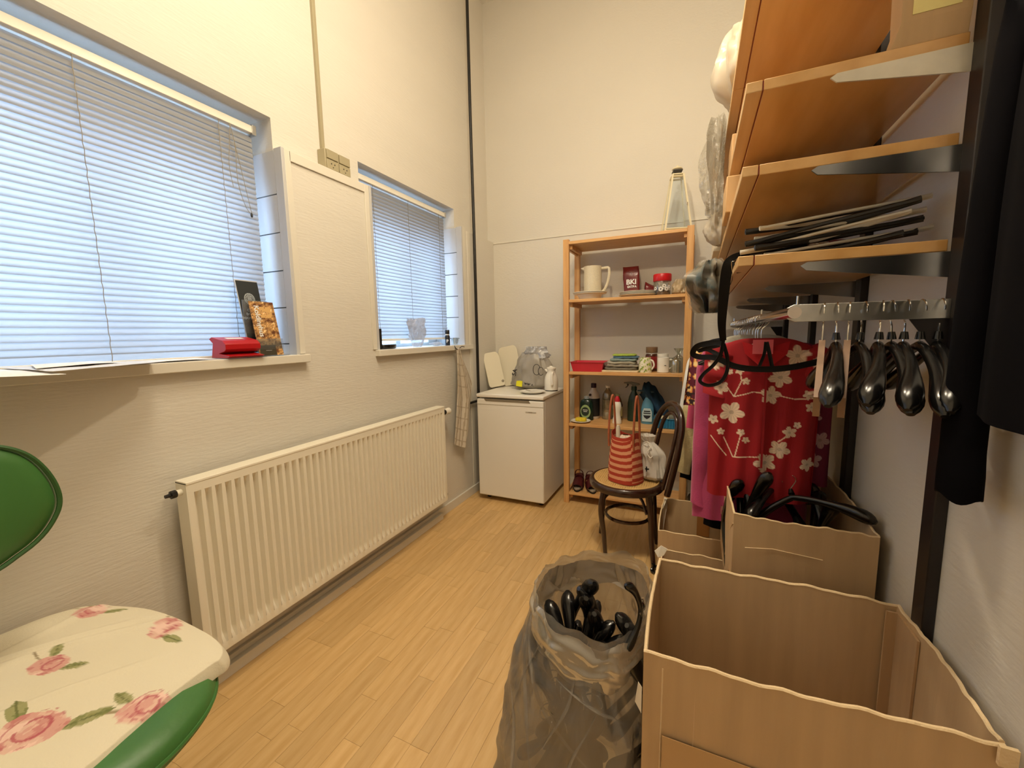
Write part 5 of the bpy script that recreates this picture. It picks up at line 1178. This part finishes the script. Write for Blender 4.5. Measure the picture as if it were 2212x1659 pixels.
def torn(parent, pts, th=.0015):
    P = [Vector(p) for p in pts]; n = (P[1]-P[0]).cross(P[2]-P[0]).normalized()*th
    k = len(P); mb = MB(); mb.add([p for p in P]+[p+n for p in P], [tuple(range(k)), tuple(range(2*k-1, k-1, -1))]+[(i, k+i, k+(i+1) % k, (i+1) % k) for i in range(k)])
    return put('torn_liner', mb, TORN, parent, smooth=0)
# nearest, largest
bxA = carton('cardboard_box', 'largest open cardboard box, nearest in the lower right corner', -.082, .466, .835, 1.215, 0, .625, walls=(.622,.640,.634,.630), th=.0065, jag=.0035, seed=1)
put('inner_flap', MB().box(.437, .462, 1.196, 1.2015, .30, .622).box(.4575, .4625, 1.10, 1.196, .30, .622), CARDI, bxA, smooth=0)
for x in (-.045, .018, .075): put('crease_or_highlight', MB().tube([(x, .8345, .08), (x+.002, .8335, .60)], .0016, 4), CARDE, bxA, smooth=0)
put('packing_tape', MB().box(-.040, .30, .8262, .8272, .36, .45), mat('brown_tape', (192,156,110), .3), bxA, smooth=0)
torn(bxA, [(-.086,1.222,.632),(-.070,1.224,.640),(-.060,1.225,.662),(-.078,1.227,.668),(-.096,1.226,.648)])
torn(bxA, [(-.092,.835,.55),(-.084,.834,.54),(-.084,.832,.48),(-.098,.836,.50)])
put('corner_tape', MB().box(.452, .474, .822, .8285, .615, .648), CARDE, bxA, smooth=0)
# low pair behind it
bxD = carton('cardboard_box', 'low cardboard box directly behind the largest one, mostly hidden', -.103, .462, 1.240, 1.715, 0, .400, th=.005, jag=.004, seed=3)
bxC = carton('cardboard_box', 'low cardboard box at the foot of the pink robe', -.135, .455, 1.885, 2.285, 0, .400, th=.005, jag=.003, seed=5)
torn(bxC, [(-.137,2.285,.402),(-.120,2.289,.398),(-.115,2.30,.385),(-.128,2.25,.30),(-.139,2.12,.20),(-.139,2.10,.39)])
put('gloss_patch', MB().box(.03, .09, 2.2785, 2.2795, .22, .33), mat('brown_tape_2', (168,116,64), .2), bxC, smooth=0)
# raised box of hangers
bxB = carton('cardboard_box', 'raised cardboard box full of black hangers against the right wall', .118, .462, 1.340, 1.885, .408, .345, walls=(.343,.338,.345,.350), th=.005, jag=.003, seed=8)
put('tape_strip', MB().box(.117, .118, 1.36, 1.80, .52, .55), mat('old_tape', (206,158,104), .3), bxB, smooth=0)
for k in range(2): put('crease_or_highlight', MB().tube([(.1165, 1.345+.19*k, .72-.02*k), (.1168, 1.52+.10*k, .60), (.1165, 1.62+.12*k, .42)], .0013, 4), CARDE, bxB, smooth=0)
put('crease_or_highlight', MB().tube([(.15, 1.3335, .655), (.22, 1.3335, .665), (.34, 1.3335, .657)], .0012, 4), CARDE, bxB, smooth=0)
# black hangers thrown into it
HB2 = make_hanger(BLACKP, .185, .95, .36, drop=.075)
def tip_hanger(lb, tip, axis, down, group):
    """hanger placed by one arm end: axis points from the body to that end, down away from the hook"""
    X = Vector(axis).normalized(); Z = -Vector(down); Z = (Z-X*Z.dot(X)).normalized(); Y = Z.cross(X)
    Rm = Matrix((X, Y, Z)).transposed(); loc = Vector(tip)-Rm @ Vector((.185, .028, -.18))
    return hanger(HB2, lb, loc, Rm.to_euler(), group)
G_ = 'hangers in the raised box'
for lb, tip, ax, dn in (('shiny black hanger end upright by the left wall of the raised box', (.145,1.74,.80), (0,.12,1), (.1,.9,0)),
    ('black hanger end upright in the near left corner of the raised box', (.150,1.52,.795), (0,-.05,1), (.1,-1,0)),
    ('third black hanger end between the two at the left of the raised box', (.165,1.63,.80), (.02,.15,1), (.1,1,0)),
    ('upper of the two black hangers pointing up at the centre of the raised box', (.229,1.60,.855), (.2,.5,.84), (-.2,-.9,-.2)),
    ('lower of the two black hangers pointing up at the centre of the raised box', (.228,1.50,.840), (.25,.35,.9), (-.2,-.9,-.2)),
    ('tallest thin black hanger end right of centre in the raised box', (.312,1.60,.868), (.3,.3,.9), (.4,-.8,-.1)),
    ('leftmost of three black hanger ends by the right wall of the raised box', (.368,1.66,.772), (0,.1,1), (0,1,0)),
    ('middle of three black hanger ends by the right wall of the raised box', (.384,1.58,.768), (0,.05,1), (-.4,-1,0)),
    ('rightmost of three black hanger ends by the right wall of the raised box', (.400,1.48,.775), (.06,.05,1), (-.2,-1,0)),
    ('black hanger lying across behind the near wall of the raised box', (.395,1.75,.665), (.62,.78,-.05), (.3,-.3,-1)),
    ('second black hanger lying across deeper in the raised box', (.17,1.82,.62), (-.45,.9,.0), (0,-.3,-1)),
    ('black hanger tip sticking out over the right edge of the raised box', (.472,1.40,.760), (.80,-.30,.40), (0,-.7,-.7))):
    tip_hanger(lb, tip, ax, dn, G_)
for (x, y, z, lb, a) in ((.02,1.02,.14,'dark hanger lying at the bottom left of the largest box',0),(.26,1.06,.20,'dark hanger half seen in the depth of the largest box',30),(.30,1.00,.16,'second dark hanger on the bottom of the largest box',-20)):
    hanger(HB2, lb, (x, y, z), (math.radians(65), 0, math.radians(a)), 'hangers in the largest box')

# ================================================================== CLEAR SACK OF HANGERS
SK = clear_mat('clear_sack_film', (200,202,206), .30, .34, (188,186,182), .22, .5, 7, (1,1,.45))
t = thing('plastic_sack', 'tall clear plastic sack of black hangers beside the largest box', 'sack', (-.28, .98, 0))
nu, nv = 110, 80; A = np.linspace(0, 2*PI, nu, endpoint=False)[:, None]; V = np.linspace(0, 1, nv)[None, :]
cx = -.300+.062*V; cy = .985+.045*V; rx = .195-.052*V+.02*np.sin(V*PI); ry = .185-.02*V
X = cx+rx*np.sign(np.cos(A))*np.abs(np.cos(A))**.8; Y = cy+ry*np.sin(A)
fold = .020*vnoise(np.cos(A)*1.5+V*1.3, np.sin(A)*1.5-V*.9, V*1.6, 101, 1.0, 5)*(1.25-V*.6)+.014*np.abs(np.sin(A*3.5+V*6+1.2*np.sin(A*2)))*np.sin(V*PI)
X = X+fold*np.cos(A); Y = Y+fold*np.sin(A); Z = .003+.60*V+.012*np.sin(A*2+.5)*V
X = np.minimum(X, -.0925)
SP = np.stack([X, Y, Z+0*X], -1); put('sack_body', MB().sheet(SP, closeu=True), SK, t, smooth=75)
GLINT = mat('fold_highlight', (176,170,160), .35, alpha=.28, spec=.8)  # pale strips on the film that imitate highlights along its folds
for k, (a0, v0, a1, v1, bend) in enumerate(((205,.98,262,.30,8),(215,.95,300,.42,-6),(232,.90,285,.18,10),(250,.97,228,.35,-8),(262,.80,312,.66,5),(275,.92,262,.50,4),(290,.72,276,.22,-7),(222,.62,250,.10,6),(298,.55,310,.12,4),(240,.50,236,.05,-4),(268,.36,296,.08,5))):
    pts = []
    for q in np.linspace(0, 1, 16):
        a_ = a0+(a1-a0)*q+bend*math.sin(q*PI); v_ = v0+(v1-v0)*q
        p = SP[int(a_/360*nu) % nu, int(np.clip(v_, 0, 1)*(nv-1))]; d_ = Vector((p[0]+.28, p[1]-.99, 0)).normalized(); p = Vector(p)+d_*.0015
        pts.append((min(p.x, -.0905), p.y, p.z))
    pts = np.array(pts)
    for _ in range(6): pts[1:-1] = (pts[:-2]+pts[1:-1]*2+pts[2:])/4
    if k not in (2, 8, 9, 10): put('crease_or_highlight', MB().tube(spline(pts.tolist(), 2), [.0006+.0046*math.sin(PI*i/30)**1.2 for i in range(31)], 8, flat=.5), GLINT, t)
V2 = np.linspace(0, 1, 30)[None, :]
X = -.238+(.148+.014*np.sin(V2*PI))*np.sign(np.cos(A))*np.abs(np.cos(A))**.8; Y = 1.03+(.170+.014*np.sin(V2*PI))*np.sin(A); Z = .615+.02*np.sin(A*2+.5)+.025*np.sin(A)-.11*V2+.006*np.sin(A*11+V2*4)
f2 = .008*vnoise(np.cos(A)*2, np.sin(A)*2, V2*2, 107, 1.3, 4); X = X+f2*np.cos(A); Y = Y+f2*np.sin(A)
X = np.minimum(X, -.090)
put('folded_cuff', MB().sheet(np.stack([X, Y, Z+0*X], -1), closeu=True), clear_mat('clear_cuff_film', (226,225,222), .35, .42, (214,204,184), .3, .45, 9, (1,1,.5), fm=.35), t, smooth=75)
# hangers inside
for k in range(18):
    rr_ = random.Random(k+50); q = 2*PI*k/9; up_ = .25 if k < 9 else .355
    c_ = Vector((-.300+(.045 if k < 9 else .03)*math.cos(q)+(.03 if k > 8 else 0), .985+(.045 if k < 9 else .03)*math.sin(q), up_-.02+rr_.uniform(0, .03)))
    X = Vector((rr_.uniform(-.18, .18), rr_.uniform(-.18, .18), 1)).normalized(); Zv = Vector((math.cos(q+2.6), math.sin(q+2.6), 0)); Zv = (Zv-X*Zv.dot(X)).normalized()
    Rm = Matrix((X, Zv.cross(X), Zv)).transposed(); loc = c_-Rm @ Vector((0, 0, -.11))
    hanger(HB2, 'black hanger seen dimly through the clear film of the sack, '+('lower bunch' if k < 9 else 'upper bunch'), loc, Rm.to_euler(), 'hangers deep in the clear sack')
for lb, tip, ax, dn in (('black hanger end leaning left at the back of the sack mouth', (-.276,1.03,.600), (-.12,.12,1), (-.6,-.6,0)),
    ('tallest black hanger end in the sack mouth', (-.231,1.03,.625), (.22,.12,1), (.2,-1,0)),
    ('short black hanger end between the two tall ones in the sack mouth', (-.250,1.01,.590), (-.12,0,1), (0,-1,0)),
    ('black hanger end bending right in the left group of the sack mouth', (-.222,.985,.570), (.28,.1,.95), (-.4,-.6,-.1)),
    ('upright black hanger end right of centre in the sack mouth', (-.168,1.00,.575), (.06,.0,1), (-1,.1,0)),
    ('black hanger end at the right of the sack mouth, bent over', (-.138,.975,.570), (.30,.05,.93), (-.6,-.2,0)),
    ('low black hanger end by the right side of the sack mouth', (-.135,.93,.535), (.12,-.05,1), (-1,.3,0))):
    tip_hanger(lb, tip, ax, dn, 'hanger ends in the sack mouth')
hanger(make_hanger(BLACKP, .085, .5, .22, drop=.035), 'dark clip hanger caught upright between sack rim and largest box', (-.100, .985, .640), (0, math.radians(90), math.radians(88)), name='clip_hanger')

# ================================================================== GREEN CHAIR WITH ROSE COVER
GRN = mat('green_leather', (66,116,56), .42, var=.12, vs=7, bump=.06, bs=90)
t = thing('office_chair', 'green leather swivel chair with rounded seat at the left edge', 'chair', (-1.27, .12, 0))
def pad(pts2d, z0, th, m, parent, name, M=None, dome=.015):
    c = np.mean(pts2d, axis=0); rings = []
    for sc_, zz in ((.02, 0), (.80, 0), (.95, .08), (1.0, .35), (1.0, .6), (.965, .88), (.85, 1.0), (.45, 1.0), (.02, 1.0)):
        z = z0+th*zz+(dome*(1-sc_**2) if zz >= 1 else 0)
        rings.append([(c[0]+(p[0]-c[0])*sc_, c[1]+(p[1]-c[1])*sc_, z) for p in pts2d])
    P = np.transpose(np.array(rings), (1, 0, 2)); mb = MB().sheet(P, closeu=True)
    if M is not None: mb.v = [tuple(M @ Vector(p)) for p in mb.v]
    return put(name, mb, m, parent, smooth=60)
def closed(pts, n=8):
    P = [Vector((p[0], p[1], 0)) for p in pts]; out = []
    for i in range(len(P)):
        a, b, c, d = P[i-1], P[i], P[(i+1) % len(P)], P[(i+2) % len(P)]
        for k in range(n):
            q = k/n; v = .5*((2*b)+(c-a)*q+(2*a-5*b+4*c-d)*q*q+(3*b-a-3*c+d)*q**3); out.append((v.x, v.y))
    return np.array(out)
seat = closed([(-1.60,.10),(-1.60,.36),(-1.49,.48),(-1.33,.525),(-1.17,.540),(-1.05,.520),(-.965,.475),(-.915,.405),(-.895,.32),(-.91,.18),(-.97,-.05),(-1.12,-.24),(-1.35,-.28),(-1.55,-.15)])
pad(seat, .470, .070, GRN, t, 'seat')
put('seat_piping', MB().tube([(p[0], p[1], .505) for p in seat], .005, 6, closed=True), GRN, t)
# backrest pad, standing near the wall and facing the room
back = closed([(-.30,.79),(.20,.80),(.335,.835),(.395,.90),(.400,.97),(.365,1.05),(.30,1.09),(.18,1.115),(-.25,1.12),(-.33,.95)])
Mb = Matrix(((0,0,1,-1.41),(1,0,0,0),(0,1,0,0),(0,0,0,1)))
pad(back, 0, .055, GRN, t, 'backrest', Mb, .012)
put('back_piping', MB().tube([(-1.362, p[0], p[1]) for p in back], .005, 6, closed=True), mat('green_piping', (44,88,38), .5), t)
put('back_bar', MB().tube(spline([(-1.42,.02,.92),(-1.455,.02,.80),(-1.46,.02,.60),(-1.40,.03,.46),(-1.30,.05,.45)]), .02, 8, flat=.4), DARK, t)
put('gas_column', MB().lathe([(.028,.10),(.028,.30),(.018,.302),(.018,.47)], (-1.22,.10,0), 16), DARK, t)
put('seat_plate', MB().box(-1.32,-1.12,0,.2,.455,.472), DARK, t, bevel=.003)
for k in range(5):
    a = math.radians(62+72*k); L_ = .30; e = Vector((-1.22+L_*math.cos(a), .10+L_*math.sin(a), .075))
    if e.x < -1.6: e.x = -1.585
    leg = put('base_leg', MB().tube([(-1.22,.10,.115), ((e.x-1.22)/2,(e.y+.10)/2,.10), tuple(e)], [.028,.022,.016], 8, flat=.7), DARK, t)
    w_ = MB().tube([(e.x-.012, e.y, .026), (e.x+.012, e.y, .026)], .026, 16); put('castor', w_, DARK, leg)
# rose-print cover lying on the seat
def rose_cover():
    nu, nv = 260, 260
    poly = np.array([(-1.615,.02),(-1.615,.34),(-1.585,.455),(-1.48,.515),(-1.35,.548),(-1.16,.553),(-1.045,.540),(-1.002,.515),(-1.0,.485),(-.995,.41),(-.975,.325),(-.96,.25),(-.96,.10),(-1.05,-.12),(-1.22,-.26),(-1.40,-.26),(-1.58,-.12)])
    out = closed(poly, 20); c = np.array((-1.28, .15)); n = len(out)
    idx = (np.linspace(0, n, nu, endpoint=False)).astype(int); rim = out[idx]
    V = np.linspace(0, 1, nv)[None, :, None]
    rad = np.clip(V/.93, 0, 1); P2 = c+(rim[:, None, :]-c)*rad
    X, Y = P2[..., 0], P2[..., 1]
    over = np.clip((V[..., 0]-.93)/.07, 0, 1)
    Z = .5595+.012*(1-rad[..., 0]**2)-.034*over**1.0+0*X
    edge = np.clip((rad[..., 0]-.90)/.10, 0, 1); Z = Z-.006*edge**2
    # creases running diagonally
    for (a, b, ang, w, h_) in ((-1.42,.36,1.05,.010,.006),(-1.36,.40,1.0,.009,.005),(-1.20,.30,1.1,.010,.005),(-1.47,.15,1.2,.012,.007),(-1.50,.42,1.7,.010,.005),(-1.30,.1,1.05,.010,.006)):
        d = (X-a)*math.sin(ang)-(Y-b)*math.cos(ang); l = (X-a)*math.cos(ang)+(Y-b)*math.sin(ang)
        Z = Z+1.5*h_*np.exp(-(d/w)**2)*np.exp(-(l/.16)**2)
    Z = Z+.002*vnoise(X*3, Y*3, 0, 121, 1.5)
    dirv = (rim[:, None, :]-c); dirv = dirv/np.linalg.norm(dirv, axis=2, keepdims=True)
    X = X+dirv[..., 0]*.012*np.sin(over*PI/2); Y = Y+dirv[..., 1]*.012*np.sin(over*PI/2)
    X = np.maximum(X, -1.642)
    P = np.stack([X, Y, Z], -1)
    col = np.zeros(P.shape)+lc(224,215,190)
    def blend(m, c_, a=.8):
        col[m] = col[m]*(1-a)+c_*a
    nz = vnoise(X*9, Y*9, 0, 131, 1.4); nz2 = vnoise(X*14, Y*14, 0, 137, 1.5)
    for (fx, fy, r0, ang) in ROSES:
        ca, sa = math.cos(ang), math.sin(ang)
        dx = (X-fx)*ca+(Y-fy)*sa; dy = -(X-fx)*sa+(Y-fy)*ca
        # leaves and stem
        for (lx, ly, la, lw) in ((1.5, .25, .5, .75), (-1.0, .9, 2.3, .7)):
            ex = (dx-lx*r0)*math.cos(la)+(dy-ly*r0)*math.sin(la); ey = -(dx-lx*r0)*math.sin(la)+(dy-ly*r0)*math.cos(la)
            k = (np.abs(ex) < lw*r0) & (np.abs(ey) < .26*r0*(1-(ex/(lw*r0))**2)); blend(k, lc(140,142,84), .85)
            blend(k & (np.abs(ey) < .035*r0), lc(96,102,56), .8); blend(k & (nz2 > .25), lc(112,120,66), .6)
        k = (np.abs(dy+.25*dx+.1*r0) < .05*r0) & (dx > -2.1*r0) & (dx < -.6*r0); blend(k, lc(132,110,72), .8)
        rr2 = np.hypot(dx/1.15, dy/.85)/r0
        k = rr2 < (.88+.14*nz); blend(k, lc(222,176,162), .8)
        blend(k & (nz > .05), lc(206,142,136), .6); blend(k & (nz2 > .25), lc(188,106,108), .55); blend(k & (nz < -.25), lc(238,204,190), .8)
        q = np.hypot(dx-.1*r0, dy-.1*r0)/r0; blend((np.abs(q-.42) < .05) & (nz > -.3), lc(178,82,96), .8); blend((np.abs(q-.72) < .035) & (nz2 > -.1), lc(178,82,96), .6)
    mb = MB().sheet(P, closeu=True, col=col, thick=.0025); return mb
ROSES = [(-1.50,.470,.040,.3),(-1.235,.515,.045,-.4),(-1.325,.335,.040,.2),(-1.005,.370,.043,.9),(-1.135,.245,.058,.6),(-1.05,.10,.05,.2),(-1.50,.22,.05,.3)]
solo('seat_cover', rose_cover(), mat('rose_print_cloth', (255,255,255), .9, attr='Col', bump=.12, bs=220), 'cream cloth with faded pink roses spread over the green chair seat', 'cloth', (-1.25,.15,.55), smooth=70)

# ================================================================== LAMP (above the frame)
t = thing('pendant_lamp', 'bare bulb on a cord hanging from the ceiling, above the frame', 'lamp', (LAMP.x, LAMP.y, ZC))
put('ceiling_rose', MB().lathe([(.05,-.001),(.05,-.02),(.01,-.035),(0,-.036)][::-1], (LAMP.x, LAMP.y, ZC), 20), WHITEP, t)
put('cord', MB().tube([(LAMP.x, LAMP.y, ZC-.03), (LAMP.x, LAMP.y, LAMP.z+.14)], .003, 6), WHITEP, t)
put('socket', MB().lathe([(.018,.08),(.022,.085),(.020,.14),(.006,.15),(0,.15)], tuple(LAMP), 16), WHITEP, t)
t = thing('fill_housing', 'added flat housing around the unseen ceiling fill light, out of frame', 'lamp', (-.35,.75,ZC))
put('housing', MB().box(-.82,.12,.48,1.02,ZC-.05,ZC-.001), WHITEP, t, bevel=.003)  # made-up casing for the added fill light
